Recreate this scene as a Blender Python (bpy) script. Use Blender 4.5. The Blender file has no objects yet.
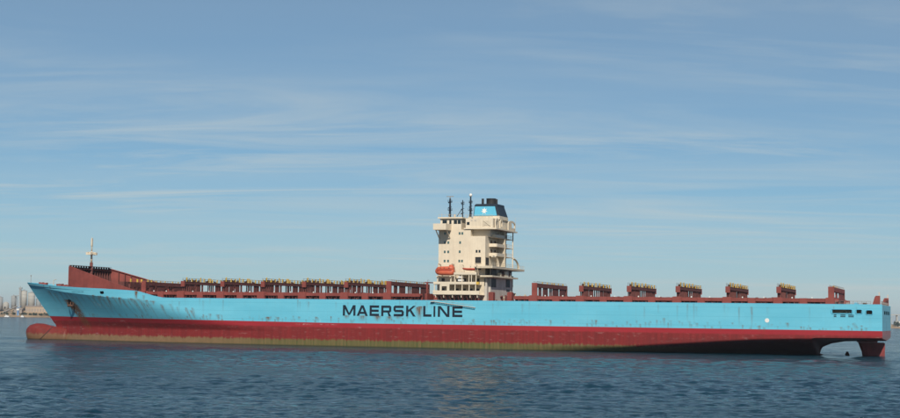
import bpy, math, random
import numpy as np
from mathutils import Vector, Matrix
random.seed(7); rng = np.random.default_rng(7)
sc = bpy.context.scene
COL = sc.collection
R = math.radians

# ------------------------------------------------------------------ camera
CAM_H = 9.5
cam_d = bpy.data.cameras.new('camera'); cam = bpy.data.objects.new('camera', cam_d); COL.objects.link(cam)
cam_d.sensor_width = 36.0; cam_d.lens = 1525.0 / 900.0 * 36.0
cam_d.clip_start = 1.0; cam_d.clip_end = 60000.0
ROLL = math.atan(0.01345)
PITCH = math.atan((318 - 209) / 1525.0 * math.cos(ROLL))
cam.matrix_world = Matrix.Translation((0, 0, CAM_H)) @ Matrix.Rotation(math.pi / 2 + PITCH, 4, 'X') @ Matrix.Rotation(ROLL, 4, 'Z')
sc.camera = cam
sc.render.resolution_x = 1024; sc.render.resolution_y = 476

# ------------------------------------------------------------------ light
SUN_EL = 38.0
SUN_AZ = 1.0      # degrees to the right of straight behind the camera
to_sun = Vector((math.sin(R(SUN_AZ)) * math.cos(R(SUN_EL)), -math.cos(R(SUN_AZ)) * math.cos(R(SUN_EL)), math.sin(R(SUN_EL))))
sun_d = bpy.data.lights.new('sun', 'SUN'); sun_d.energy = 4.5; sun_d.angle = R(0.53); sun_d.color = (1.0, 0.93, 0.83)
sun = bpy.data.objects.new('sun', sun_d); COL.objects.link(sun)
sun.rotation_euler = to_sun.to_track_quat('Z', 'Y').to_euler()
sc.view_settings.view_transform = 'Standard'; sc.view_settings.look = 'None'
sc.view_settings.gamma = 1.0; sc.view_settings.exposure = 0.0; sc.view_settings.use_curve_mapping = False
sc.cycles.max_bounces = 6; sc.cycles.diffuse_bounces = 2; sc.cycles.glossy_bounces = 3
sc.cycles.volume_bounces = 0; sc.cycles.use_denoising = True

class NT:
    """small wrapper that keeps node code short"""
    def __init__(s, tree): s.t = tree
    def n(s, typ, **kw):
        nd = s.t.nodes.new(typ)
        for k, v in kw.items(): setattr(nd, k, v)
        return nd
    def link(s, a, b): s.t.links.new(a, b)
    def put(s, sock, v):
        if isinstance(v, bpy.types.NodeSocket): s.link(v, sock)
        else: sock.default_value = v
    def m(s, op, a, b=0.0, c=0.0, clamp=False):
        nd = s.n('ShaderNodeMath', operation=op); nd.use_clamp = clamp
        s.put(nd.inputs[0], a); s.put(nd.inputs[1], b); s.put(nd.inputs[2], c)
        return nd.outputs[0]
    def ramp(s, v, a, b, lo=0.0, hi=1.0):
        nd = s.n('ShaderNodeMapRange'); nd.clamp = True
        s.put(nd.inputs[0], v); nd.inputs[1].default_value = a; nd.inputs[2].default_value = b
        nd.inputs[3].default_value = lo; nd.inputs[4].default_value = hi
        return nd.outputs[0]
    def mix(s, f, a, b, mode='MIX'):
        nd = s.n('ShaderNodeMix', data_type='RGBA', blend_type=mode)
        s.put(nd.inputs[0], f); s.put(nd.inputs[6], a); s.put(nd.inputs[7], b)
        return nd.outputs[2]
    def noise(s, vec, scale, detail=3.0, rough=0.55, dist=0.0):
        nd = s.n('ShaderNodeTexNoise'); nd.inputs['Scale'].default_value = scale
        nd.inputs['Detail'].default_value = detail; nd.inputs['Roughness'].default_value = rough
        nd.inputs['Distortion'].default_value = dist
        s.link(vec, nd.inputs['Vector']); return nd.outputs['Fac']
    def stretch(s, vec, sx, sy, sz, rot=(0, 0, 0), loc=(0, 0, 0)):
        nd = s.n('ShaderNodeMapping'); nd.inputs['Scale'].default_value = (sx, sy, sz)
        nd.inputs['Rotation'].default_value = rot; nd.inputs['Location'].default_value = loc
        s.link(vec, nd.inputs['Vector']); return nd.outputs[0]

def rgb(r, g, b): return (r, g, b, 1.0)

world = bpy.data.worlds.new('World'); sc.world = world; world.use_nodes = True
wt = world.node_tree; wt.nodes.clear(); W = NT(wt)
sky = W.n('ShaderNodeTexSky'); sky.sky_type = 'NISHITA'; sky.sun_disc = False
sky.sun_elevation = R(SUN_EL)
sky.sun_rotation = math.atan2(to_sun.x, to_sun.y)
sky.altitude = 10; sky.air_density = 0.7; sky.dust_density = 0.0; sky.ozone_density = 5.0
tc = W.n('ShaderNodeTexCoord')
sep = W.n('ShaderNodeSeparateXYZ'); W.link(tc.outputs['Generated'], sep.inputs[0])
zz = W.m('MAXIMUM', sep.outputs[2], 0.0)
zd = W.m('ADD', zz, 0.035)
comb = W.n('ShaderNodeCombineXYZ')           # thin high cloud lies on a plane overhead
W.link(W.m('DIVIDE', sep.outputs[0], zd), comb.inputs[0]); W.link(W.m('DIVIDE', sep.outputs[1], zd), comb.inputs[1])
pl = comb.outputs[0]
big = W.noise(W.stretch(pl, 0.16, 0.30, 1, (0, 0, 0.30), (4.4, 2.2, 0)), 1.0, 3.0, 0.5, 0.8)
wisp = W.noise(W.stretch(pl, 0.30, 0.85, 1, (0, 0, 0.38), (1.3, 7.7, 0)), 1.0, 8.0, 0.60, 2.2)
wisp2 = W.noise(W.stretch(pl, 0.28, 0.70, 1, (0, 0, -0.28), (5.3, 0.7, 0)), 1.0, 7.0, 0.58, 1.6)
veil = W.noise(W.stretch(pl, 0.07, 0.22, 1, (0, 0, -0.10), (2.3, 3.7, 0)), 1.0, 4.0, 0.5, 0.6)
cl = W.m('MULTIPLY', W.ramp(big, 0.36, 0.64), W.ramp(W.m('MAXIMUM', wisp, wisp2), 0.48, 0.80))
cl = W.m('ADD', W.m('MULTIPLY', cl, 0.72), W.m('MULTIPLY', W.ramp(veil, 0.36, 0.70), 0.30), clamp=True)
thin = W.m('SUBTRACT', 1.0, W.m('POWER', 2.718, W.m('DIVIDE', -0.042, W.m('ADD', zz, 0.022))))      # thin high haze, thicker the lower one looks
skyw = W.mix(1.0, sky.outputs[0], rgb(0.19, 0.77, 0.86), 'MULTIPLY')               # cool white balance of the photograph
skyh = W.mix(thin, skyw, rgb(6.9, 6.6, 6.6))
skyc = W.mix(cl, skyh, rgb(6.4, 7.1, 7.1))
bg = W.n('ShaderNodeBackground'); bg.inputs[1].default_value = 0.085
W.link(skyc, bg.inputs[0])
wo = W.n('ShaderNodeOutputWorld'); W.link(bg.outputs[0], wo.inputs[0])

# ------------------------------------------------------------------ materials
def new_mat(name):
    m = bpy.data.materials.new(name); m.use_nodes = True
    t = m.node_tree; b = t.nodes['Principled BSDF']
    return m, NT(t), b

def paint(name, col, rough=0.55, var=0.18, rust=0.0, streak=0.0, scale=0.35, metal=0.0, bump=0.0):
    """weathered paint: base colour with blotches, vertical streaks and rust freckles"""
    m, N, b = new_mat(name)
    t = N.n('ShaderNodeTexCoord').outputs['Object']
    f = N.ramp(N.noise(t, scale, 5.0), 0.3, 0.7, 1 - var, 1 + var)
    mul = N.n('ShaderNodeMix', data_type='RGBA', blend_type='MULTIPLY'); mul.inputs[0].default_value = 1.0
    mul.inputs[6].default_value = rgb(*col)
    cc = N.n('ShaderNodeCombineColor')
    for i in range(3): N.link(f, cc.inputs[i])
    N.link(cc.outputs[0], mul.inputs[7]); c = mul.outputs[2]
    if streak:
        s = N.noise(N.stretch(t, 2.2, 2.2, 0.12), 1.0, 4.0, 0.6)
        c = N.mix(N.ramp(s, 0.52, 0.78, 0, streak), c, rgb(col[0] * 0.55, col[1] * 0.47, col[2] * 0.38))
    if rust:
        s = N.noise(N.stretch(t, 1.4, 1.4, 0.5, loc=(3, 1, 2)), 1.0, 6.0, 0.7)
        c = N.mix(N.ramp(s, 0.58, 0.70, 0, rust), c, rgb(0.16, 0.062, 0.025))
    N.link(c, b.inputs['Base Color'])
    b.inputs['Roughness'].default_value = rough; b.inputs['Metallic'].default_value = metal
    b.inputs['Specular IOR Level'].default_value = 0.35
    return m

M = {}
M['red'] = paint('red_oxide_paint', (0.225, 0.052, 0.040), 0.7, 0.22, 0.35, 0.35)
M['redlow'] = paint('antifouling_red', (0.21, 0.035, 0.032), 0.6, 0.25, 0.3, 0.4)
M['brown'] = paint('weathered_red_brown', (0.13, 0.043, 0.036), 0.75, 0.25, 0.4, 0.3)
M['deck'] = paint('deck_red', (0.17, 0.05, 0.04), 0.8, 0.25, 0.4)
M['cream'] = paint('cream_paint', (0.70, 0.60, 0.45), 0.55, 0.07, 0.10, 0.30)
M['cream2'] = paint('worn_cream_paint', (0.60, 0.52, 0.39), 0.6, 0.14, 0.3, 0.5, 0.8)
M['grey'] = paint('grey_paint', (0.52, 0.48, 0.42), 0.6, 0.15, 0.2, 0.4)
M['white'] = paint('white_paint', (0.74, 0.72, 0.67), 0.5, 0.05)
M['yellow'] = paint('yellow_paint', (0.62, 0.40, 0.07), 0.6, 0.25, 0.2)
M['orange'] = paint('lifeboat_orange', (0.58, 0.125, 0.06), 0.45, 0.14, 0.0, 0.3)
M['rescue'] = paint('rescue_boat_red', (0.50, 0.07, 0.04), 0.5, 0.1)
M['navy'] = paint('navy_paint', (0.012, 0.022, 0.036), 0.5, 0.2)
M['letter'] = paint('lettering_navy', (0.008, 0.016, 0.028), 0.5, 0.25, 0.0, 0.1)
M['blue'] = paint('funnel_blue', (0.10, 0.42, 0.58), 0.5, 0.06, 0.05, 0.15)
M['dark'] = paint('dark_steel', (0.025, 0.025, 0.025), 0.6, 0.3)
M['steel'] = paint('galvanised_steel', (0.27, 0.25, 0.22), 0.6, 0.25, 0.2)
M['rustm'] = paint('rusted_steel', (0.10, 0.05, 0.03), 0.85, 0.35, 0.5)
m, N, b = new_mat('window_glass')
b.inputs['Base Color'].default_value = rgb(0.012, 0.018, 0.02); b.inputs['Roughness'].default_value = 0.08
M['glass'] = m
m, N, b = new_mat('green_window_glass')
b.inputs['Base Color'].default_value = rgb(0.06, 0.12, 0.115); b.inputs['Roughness'].default_value = 0.12
M['gglass'] = m
# the hull's paint scheme follows the height above the keel; stains come from the mesh attributes
m, N, b = new_mat('hull_paint')
t = N.n('ShaderNodeTexCoord').outputs['Object']
sp = N.n('ShaderNodeSeparateXYZ'); N.link(t, sp.inputs[0]); hu, hz = sp.outputs[0], sp.outputs[2]
rise = N.m('MULTIPLY', N.m('MAXIMUM', N.m('SUBTRACT', hu, 170.0), 0.0), 0.0072)
zr = N.m('SUBTRACT', hz, rise)
n1 = N.noise(N.stretch(t, 0.05, 0.05, 0.22), 1.0, 6.0, 0.6)
n2 = N.noise(N.stretch(t, 1.1, 1.1, 0.07), 1.0, 5.0, 0.6)
n3 = N.noise(t, 0.7, 6.0, 0.65)
blue = N.mix(N.ramp(n1, 0.3, 0.7), rgb(0.115, 0.45, 0.585), rgb(0.160, 0.50, 0.62))
blue = N.mix(N.ramp(n2, 0.55, 0.8, 0, 0.30), blue, rgb(0.16, 0.37, 0.43))
seam = N.m('LESS_THAN', N.m('ABSOLUTE', N.m('SUBTRACT', N.m('MODULO', N.m('ADD', hz, 0.9), 2.65), 1.3)), 0.05)
blue = N.mix(N.m('MULTIPLY', seam, 0.38), blue, rgb(0.07, 0.28, 0.38))
plate = N.n('ShaderNodeTexBrick'); plate.inputs['Scale'].default_value = 1.0      # plating, slightly uneven in tone
plate.inputs['Mortar Size'].default_value = 0.0; plate.inputs['Brick Width'].default_value = 11.0; plate.inputs['Row Height'].default_value = 2.65
plate.inputs['Color1'].default_value = rgb(1.03, 1.03, 1.03); plate.inputs['Color2'].default_value = rgb(0.94, 0.95, 0.95)
pc = N.n('ShaderNodeCombineXYZ'); N.link(hu, pc.inputs[0]); N.link(N.m('ADD', hz, 0.9), pc.inputs[1]); N.link(pc.outputs[0], plate.inputs['Vector'])
blue = N.mix(0.7, blue, plate.outputs['Color'], 'MULTIPLY')
redb = N.mix(N.ramp(n1, 0.3, 0.7), rgb(0.29, 0.020, 0.027), rgb(0.34, 0.027, 0.034))
redd = N.mix(N.ramp(n2, 0.35, 0.7), rgb(0.225, 0.023, 0.022), rgb(0.145, 0.020, 0.018))
redd = N.mix(N.ramp(N.noise(N.stretch(t, 0.35, 0.35, 1.3), 1.0, 7.0, 0.72), 0.57, 0.68, 0, 0.45), redd, rgb(0.36, 0.20, 0.18))
wob = N.m('MULTIPLY', N.m('SUBTRACT', n3, 0.5), 0.7)
red = N.mix(N.ramp(N.m('ADD', zr, wob), 5.7, 6.25), redd, redb)
tan = N.mix(N.ramp(n3, 0.3, 0.7), rgb(0.26, 0.150, 0.085), rgb(0.19, 0.115, 0.060))
alg = N.n('ShaderNodeAttribute'); alg.attribute_name = 'algae'
green = N.mix(N.ramp(n2, 0.35, 0.65), rgb(0.165, 0.125, 0.050), rgb(0.060, 0.080, 0.022))
tan = N.mix(alg.outputs['Fac'], tan, green)
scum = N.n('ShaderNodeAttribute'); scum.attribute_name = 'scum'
low = N.mix(N.m('MULTIPLY', N.ramp(N.m('ADD', hz, N.m('ADD', N.m('MULTIPLY', wob, 2.0), N.m('MULTIPLY', N.m('SUBTRACT', n2, 0.5), 2.4))), 2.35, 1.75), scum.outputs['Fac']), red, tan)
low = N.mix(N.ramp(hz, 0.45, 0.1, 0, 0.75), low, rgb(0.035, 0.04, 0.02))
stern_shade = N.m('MULTIPLY', N.ramp(N.m('ADD', hz, wob), 5.0, 3.6), N.ramp(scum.outputs['Fac'], 1.0, 0.3))  # shade below the stern overhang, painted into the hull colour
low = N.mix(N.m('MULTIPLY', stern_shade, 0.6), low, rgb(0.05, 0.022, 0.020))
col = N.mix(N.ramp(zr, 7.38, 7.46), low, blue)
ra = N.n('ShaderNodeAttribute'); ra.attribute_name = 'rust'
rf = N.m('MULTIPLY', N.m('MULTIPLY', ra.outputs['Fac'], 1.25), N.ramp(N.noise(N.stretch(t, 2.0, 2.0, 0.30), 1.3, 6.0, 0.7), 0.30, 0.58), clamp=True)
col = N.mix(rf, col, N.mix(n3, rgb(0.075, 0.038, 0.017), rgb(0.22, 0.105, 0.040)))
fa = N.n('ShaderNodeAttribute'); fa.attribute_name = 'fade'
col = N.mix(fa.outputs['Fac'], col, rgb(0.42, 0.37, 0.36))
sc_ = N.n('ShaderNodeAttribute'); sc_.attribute_name = 'scuff'
col = N.mix(N.m('MULTIPLY', sc_.outputs['Fac'], N.ramp(n3, 0.45, 0.65)), col, rgb(0.62, 0.60, 0.56))
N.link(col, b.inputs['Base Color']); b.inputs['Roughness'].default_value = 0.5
b.inputs['Specular IOR Level'].default_value = 0.2
bp = N.n('ShaderNodeBump'); bp.inputs['Strength'].default_value = 0.45; bp.inputs['Distance'].default_value = 0.08
N.link(N.noise(N.stretch(t, 0.45, 0.45, 0.45), 1.0, 3.0, 0.5), bp.inputs['Height']); N.link(bp.outputs[0], b.inputs['Normal'])
M['hull'] = m

# ------------------------------------------------------------------ mesh helpers
class MB:
    def __init__(s): s.v = []; s.f = []
    def add(s, vs, fs):
        o = len(s.v); s.v += [tuple(v) for v in vs]; s.f += [tuple(i + o for i in f) for f in fs]; return s
    def box(s, x0, x1, y0, y1, z0, z1):
        x0, x1 = sorted((x0, x1)); y0, y1 = sorted((y0, y1)); z0, z1 = sorted((z0, z1))
        return s.add([(x0, y0, z0), (x1, y0, z0), (x1, y1, z0), (x0, y1, z0), (x0, y0, z1), (x1, y0, z1), (x1, y1, z1), (x0, y1, z1)],
                     [(3, 2, 1, 0), (4, 5, 6, 7), (0, 1, 5, 4), (1, 2, 6, 5), (2, 3, 7, 6), (3, 0, 4, 7)])
    def tube(s, p0, p1, r0, r1=None, n=8):
        r1 = r0 if r1 is None else r1
        p0 = Vector(p0); p1 = Vector(p1); d = (p1 - p0).normalized()
        a = d.orthogonal().normalized(); c = d.cross(a)
        vs = []
        for p, r in ((p0, r0), (p1, r1)):
            for i in range(n):
                t = 2 * math.pi * (i + 0.5) / n; vs.append(p + a * (r * math.cos(t)) + c * (r * math.sin(t)))
        fs = [(i, (i + 1) % n, n + (i + 1) % n, n + i) for i in range(n)] + [tuple(range(n - 1, -1, -1)), tuple(range(n, 2 * n))]
        return s.add(vs, fs)
    def bar(s, p0, p1, w, h=None):
        return s.tube(p0, p1, w * 0.7071, None, 4)
    def prism(s, pts, axis, a0, a1):
        """outline pts in the two other axes, extruded along axis from a0 to a1"""
        n = len(pts); vs = []
        for a in (a0, a1):
            for p, q in pts:
                vs.append({'x': (a, p, q), 'y': (p, a, q), 'z': (p, q, a)}[axis])
        fs = [(i, (i + 1) % n, n + (i + 1) % n, n + i) for i in range(n)] + [tuple(range(n - 1, -1, -1)), tuple(range(n, 2 * n))]
        return s.add(vs, fs)
    def loft(s, rings, cap=True):
        n = len(rings[0]); o = len(s.v)
        for r in rings: s.v += [tuple(p) for p in r]
        for k in range(len(rings) - 1):
            for i in range(n):
                j = (i + 1) % n
                s.f.append((o + k * n + i, o + k * n + j, o + (k + 1) * n + j, o + (k + 1) * n + i))
        if cap:
            s.f.append(tuple(o + i for i in range(n - 1, -1, -1))); s.f.append(tuple(o + (len(rings) - 1) * n + i for i in range(n)))
        return s
    def mesh(s, name, mat, smooth=False):
        me = bpy.data.meshes.new(name); me.from_pydata(s.v, [], s.f); me.update()
        import bmesh
        bm = bmesh.new(); bm.from_mesh(me); bmesh.ops.recalc_face_normals(bm, faces=bm.faces); bm.to_mesh(me); bm.free()
        if smooth:
            for p in me.polygons: p.use_smooth = True
        me.materials.append(M[mat] if isinstance(mat, str) else mat)
        return me
    def build(s, name, mat, parent=None, smooth=False, loc=None):
        return link(name, s.mesh(name, mat, smooth), parent, loc)
def link(name, me, parent=None, loc=None):
    o = bpy.data.objects.new(name, me); COL.objects.link(o)
    if parent is not None: o.parent = parent
    if loc: o.location = loc
    return o
def copy_tree(o, parent, loc=None):
    c = o.copy(); COL.objects.link(c); c.parent = parent
    if loc is not None: c.location = loc
    for ch in list(o.children):
        copy_tree(ch, c)
    return c
def tag(o, label=None, cat=None, group=None, kind=None):
    if label: o['label'] = label
    if cat: o['category'] = cat
    if group: o['group'] = group
    if kind: o['kind'] = kind
    return o
def empty(name, loc=(0, 0, 0), rz=0.0):
    o = bpy.data.objects.new(name, None); COL.objects.link(o); o.location = loc; o.rotation_euler = (0, 0, rz); return o
def np_mesh(name, verts, quads):
    me = bpy.data.meshes.new(name)
    me.vertices.add(len(verts)); me.vertices.foreach_set('co', verts.astype(np.float32).ravel())
    me.loops.add(quads.size); me.loops.foreach_set('vertex_index', quads.astype(np.int32).ravel())
    me.polygons.add(len(quads)); me.polygons.foreach_set('loop_start', np.arange(0, quads.size, 4, dtype=np.int32))
    me.update(calc_edges=True); me.validate(); return me

# ------------------------------------------------------------------ the sea
def build_sea():
    dphi = 0.0016; phi = np.arange(-0.37, 0.3701, dphi)
    r = [55.0]
    while r[-1] < 14000: r.append(r[-1] + 0.42 * (r[-1] / 150.0) ** 1.5)
    r = np.array(r)
    Rr, P = np.meshgrid(r, phi, indexing='ij')
    X = Rr * np.sin(P); Y = Rr * np.cos(P); Z = np.zeros_like(X)
    sp_ = np.maximum(0.42 * (Rr / 150.0) ** 1.5, Rr * dphi)
    wr = np.random.default_rng(11)
    main = R(250)                                 # the breeze
    for k in range(72):
        lam = 0.85 * (9.0 / 0.85) ** (k / 71.0) * wr.uniform(0.9, 1.1)
        th = main + wr.normal(0, 0.55)
        amp = 0.0135 * lam ** 0.35
        kx = 2 * math.pi / lam * math.cos(th); ky = 2 * math.pi / lam * math.sin(th)
        fade = np.clip(lam / (2.2 * sp_) - 0.6, 0, 1)
        ph = kx * X + ky * Y + wr.uniform(0, 6.28)
        s_ = np.sin(ph + 0.35 * np.sin(ph))
        Z += fade * amp * s_
    # calmer and rougher patches
    g = 0.75 + 0.35 * np.sin(X * 0.021 + 1.7 * np.sin(Y * 0.013)) * np.sin(Y * 0.031 + 1.1 * np.sin(X * 0.009))
    edge = np.clip((0.37 - np.abs(P)) / 0.03, 0, 1) * np.clip((Rr - 55) / 15, 0, 1)
    Z *= g * edge
    nr, nc = X.shape
    V = np.stack([X, Y, Z], -1).reshape(-1, 3)
    i, j = np.meshgrid(np.arange(nr - 1), np.arange(nc - 1), indexing='ij')
    a = (i * nc + j).ravel(); Q = np.stack([a, a + 1, a + nc + 1, a + nc], -1)[:, ::-1]
    # the rest of the circle, in long flat pieces
    ro = np.array([0.5, 55.0, 300, 1500, r[-1]]); po = np.linspace(0.37, 2 * math.pi - 0.37, 49)
    Ro, Po = np.meshgrid(ro, po, indexing='ij'); n0 = len(V)
    V2 = np.stack([Ro * np.sin(Po), Ro * np.cos(Po), 0 * Ro], -1).reshape(-1, 3)
    i, j = np.meshgrid(np.arange(len(ro) - 1), np.arange(len(po) - 1), indexing='ij')
    a = (i * len(po) + j).ravel() + n0; Q2 = np.stack([a, a + 1, a + len(po) + 1, a + len(po)], -1)[:, ::-1]
    ri = np.array([0.5, 55.0]); pi_ = np.linspace(-0.37, 0.37, 9)
    Ri, Pi = np.meshgrid(ri, pi_, indexing='ij'); n1_ = n0 + len(V2)
    V3 = np.stack([Ri * np.sin(Pi), Ri * np.cos(Pi), 0 * Ri], -1).reshape(-1, 3)
    a = np.arange(8) + n1_; Q3 = np.stack([a, a + 1, a + 10, a + 9], -1)[:, ::-1]
    me = np_mesh('water', np.concatenate([V, V2, V3]), np.concatenate([Q, Q2, Q3]))
    me.polygons.foreach_set('use_smooth', np.ones(len(me.polygons), bool))
    m, N, b = new_mat('sea_water')
    t = N.n('ShaderNodeTexCoord').outputs['Object']
    b.inputs['Base Color'].default_value = rgb(0.002, 0.031, 0.050)
    b.inputs['IOR'].default_value = 1.333
    patch = N.noise(N.stretch(t, 0.010, 0.018, 0.01), 1.0, 3.0)
    N.link(N.ramp(patch, 0.35, 0.65, 0.07, 0.15), b.inputs['Roughness'])
    h1 = N.noise(N.stretch(t, 1.1, 1.6, 1.0, (0, 0, 0.3)), 1.0, 4.0, 0.6)
    h2 = N.noise(N.stretch(t, 0.30, 0.42, 0.2, (0, 0, -0.2)), 1.0, 3.0, 0.55)
    hh = N.m('MULTIPLY', N.m('ADD', N.m('MULTIPLY', h1, 0.48), h2), N.ramp(N.noise(N.stretch(t, 0.012, 0.03, 0.01, loc=(3, 8, 0)), 1.0, 4.0, 0.6), 0.3, 0.7, 0.75, 1.3))
    bp = N.n('ShaderNodeBump'); bp.inputs['Strength'].default_value = 1.0; bp.inputs['Distance'].default_value = 1.4
    N.link(hh, bp.inputs['Height']); N.link(bp.outputs[0], b.inputs['Normal'])
    me.materials.append(m)
    tag(link('water', me), kind='structure')
build_sea()

# ------------------------------------------------------------------ the ship
# ship frame: x forward from the transom, y to port, z above the water
TH = R(19.38); SX, SD = 121.95, 429.8
ship = empty('container_ship', (SX + 20 * math.sin(TH), SD + 20 * math.cos(TH), 0.0), math.pi - TH)
tag(ship, 'long light blue and red container ship with empty decks, MAERSK LINE lettering', 'ship')

SU, SZ = [-4, 0, 5, 6.5, 8.2, 12, 16, 20.1], [284.5, 284, 283.8, 285.2, 286.7, 290, 293.3, 296.6]
stem = lambda z: np.interp(z, SU, SZ)
KU, KZ = [0, 198, 207, 216, 227.5, 239, 254, 275, 297], [9.6, 9.6, 10.5, 11.5, 12.9, 14.1, 15.0, 16.6, 19.4]
zkn = lambda u: np.interp(u, KU, KZ)
DU, DZ = [0, 229.5, 233, 239.5, 246, 254, 266, 279, 287, 296.6], [14.8, 14.8, 15.4, 17.0, 17.35, 17.7, 18.1, 18.8, 19.4, 20.1]
zdk = lambda u: np.interp(u, DU, DZ)
def half_fore(u, z, uk):
    t = np.clip((z - 4.5) / (zkn(uk) - 4.5), 0, 1) ** 1.1
    us = 186 + (228 - 186) * t; n = 1.92 + (2.4 - 1.92) * t
    q = np.clip((u - us) / (stem(z) - us), 0, 1)
    return 20.0 * (1 - q ** n)
def deck_half(u): return float(half_fore(np.array(u), np.array(zdk(u)), np.array(u)))

def build_hull():
    us = np.concatenate([np.linspace(0, 40, 121), np.linspace(40, 228, 500)[1:], np.linspace(228, 296.6, 240)[1:]])
    nA, nB, nC = 26, 36, 26
    wA = np.linspace(0, 1, nA); rows = nA + nB - 1 + nC - 1
    zbot = np.interp(us, [0, 8, 12, 16, 18.3, 19.2, 19.5, 300], [4.45, 4.3, 4.15, 3.4, 2.4, 1.3, -3.5, -3.5])
    z0 = np.interp(us, [0, 10, 20, 36, 55, 75, 100, 300], [5.4, 5.3, 5.2, 4.7, 3.4, 2.1, 1.7, 1.7])
    bw = np.interp(us, [0, 19.5, 30, 40, 60, 80, 100, 112, 300], [0.7, 0.7, 1.6, 3.2, 8.5, 14.5, 18.7, 20, 20])
    zk = zkn(us); zt = zdk(us)
    Z = np.zeros((len(us), rows)); B = np.zeros_like(Z); U = np.zeros_like(Z)
    for j in range(rows):
        if j < nA:
            w = wA[j]
            Z[:, j] = zbot + (z0 - zbot) * w ** np.interp(us, [0, 60, 110, 300], [0.60, 0.75, 1, 1])
            B[:, j] = bw + (20 - bw) * (w * w * (3 - 2 * w)) ** np.interp(us, [0, 19, 24, 60, 110, 300], [0.6, 0.8, 1.25, 1.0, 1, 1])
        elif j < nA + nB - 1:
            t_ = (j - nA + 1) / (nB - 1); Z[:, j] = z0 + (zk - z0) * t_; B[:, j] = 20
        else:
            t_ = (j - nA - nB + 2) / (nC - 1); Z[:, j] = zk + (zt - zk) * t_; B[:, j] = 20
        q = np.clip((us - 228) / 68.6, 0, 1)
        U[:, j] = np.where(us <= 228, us, 228 + (stem(Z[:, j]) - 228) * q)
        fo = half_fore(U[:, j], Z[:, j], us)
        B[:, j] = np.where(us > 150, fo, B[:, j])
    nU = len(us); side = nU * rows
    V = np.concatenate([np.stack([U, B, Z], -1).reshape(-1, 3), np.stack([U, -B, Z], -1).reshape(-1, 3)])
    i, j = np.meshgrid(np.arange(nU - 1), np.arange(rows - 1), indexing='ij')
    a = (i * rows + j).ravel()
    Qp = np.stack([a, a + rows, a + rows + 1, a + 1], -1)
    Qs = Qp[:, ::-1] + side
    # mooring-deck and bow openings in the plating
    cu = U[:-1, :-1].ravel() + 0.16; cz = 0.5 * (Z[:-1, :-1] + Z[1:, 1:]).ravel()
    hole = np.zeros(len(a), bool)
    for u0, u1, z_0, z_1 in ((8.3, 13.8, 12.2, 13.3), (5.6, 7.1, 12.2, 13.3), (2.8, 4.3, 12.0, 13.15), (253.6, 255.2, 16.0, 16.95), (271.2, 273.0, 12.6, 14.2)):
        hole |= (cu > u0) & (cu < u1) & (cz > z_0) & (cz < z_1)
    Qp = Qp[~hole]; Qs = Qs[~hole]
    # bottom (closes the underside), transom with three fairlead openings
    bi = np.arange(nU - 1) * rows; Qb = np.stack([bi, bi + side, bi + rows + side, bi + rows], -1)
    ncol = 101; tt = np.linspace(1, -1, ncol)
    T = np.stack([np.zeros((rows, ncol)), B[0][:, None] * tt[None, :], np.repeat(Z[0][:, None], ncol, 1)], -1)
    n0 = len(V); V = np.concatenate([V, T.reshape(-1, 3)])
    i, j = np.meshgrid(np.arange(rows - 1), np.arange(ncol - 1), indexing='ij'); a = (i * ncol + j).ravel() + n0
    Qt = np.stack([a, a + ncol, a + ncol + 1, a + 1], -1)
    ty = (B[0][:-1, None] * (tt[:-1] - 0.01)[None, :]).ravel(); tz = (0.5 * (Z[0][:-1] + Z[0][1:]))[:, None].repeat(ncol - 1, 1).ravel()
    hole = np.zeros(len(a), bool)
    for y0, y1 in ((5.5, 11.0), (-3.2, 2.6), (-12.5, -7.0)): hole |= (ty > y0) & (ty < y1) & (tz > 12.1) & (tz < 13.2)
    Qt = Qt[~hole]
    me = np_mesh('hull', V, np.concatenate([Qp, Qs, Qb, Qt]))
    sm = np.ones(len(me.polygons), bool); me.polygons.foreach_set('use_smooth', sm)
    ev = np.zeros(len(me.edges) * 2, np.int32); me.edges.foreach_get('vertices', ev); ev = ev.reshape(-1, 2)
    kn = (ev < 2 * side).all(1) & (ev % rows == nA + nB - 2).all(1) & (V[ev[:, 0], 0] > 206)
    me.edges.foreach_set('use_edge_sharp', kn)      # crisp knuckle under the sheer of the bow
    # stains
    u_, y_, z_ = V[:, 0], V[:, 1], V[:, 2]
    rust = np.zeros(len(V)); scuff = np.zeros(len(V)); rr = np.random.default_rng(5)
    def streak(u0, zt_, ln, w, s, tgt=rust, lean=0.0):
        d = (zt_ - z_) / ln
        k = np.exp(-((u_ - u0 - lean * (zt_ - z_)) / (w * (1 - 0.5 * np.clip(d, 0, 1)))) ** 2) * np.clip(1.15 - d, 0, 1) * (d > -0.03)
        np.maximum(tgt, s * k, out=tgt)
    port = y_ > 0
    for k in range(240):                                    # drips just above the red boundary
        streak(rr.uniform(4, 265), rr.uniform(7.7, 9.6), rr.uniform(0.6, 2.0), rr.uniform(0.10, 0.34), rr.uniform(0.25, 0.9))
    for k in range(60):                                     # long thin runs from the deck edge and the scuppers
        streak(rr.uniform(4, 240), rr.uniform(13.5, 14.8), rr.uniform(2, 6), rr.uniform(0.08, 0.2), rr.uniform(0.2, 0.55))
    for k in range(46):                                     # the flare of the bow is streakier
        u0 = rr.uniform(218, 284); streak(u0, zkn(u0) - rr.uniform(0, 1.2), rr.uniform(2, 7), rr.uniform(0.2, 0.6), rr.uniform(0.3, 0.75), lean=-rr.uniform(0.35, 0.6))
    for k in range(18):
        u0 = rr.uniform(232, 262); streak(u0, zkn(u0) + 0.3, rr.uniform(0.7, 1.6), rr.uniform(0.3, 0.8), rr.uniform(0.4, 0.9))
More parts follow.
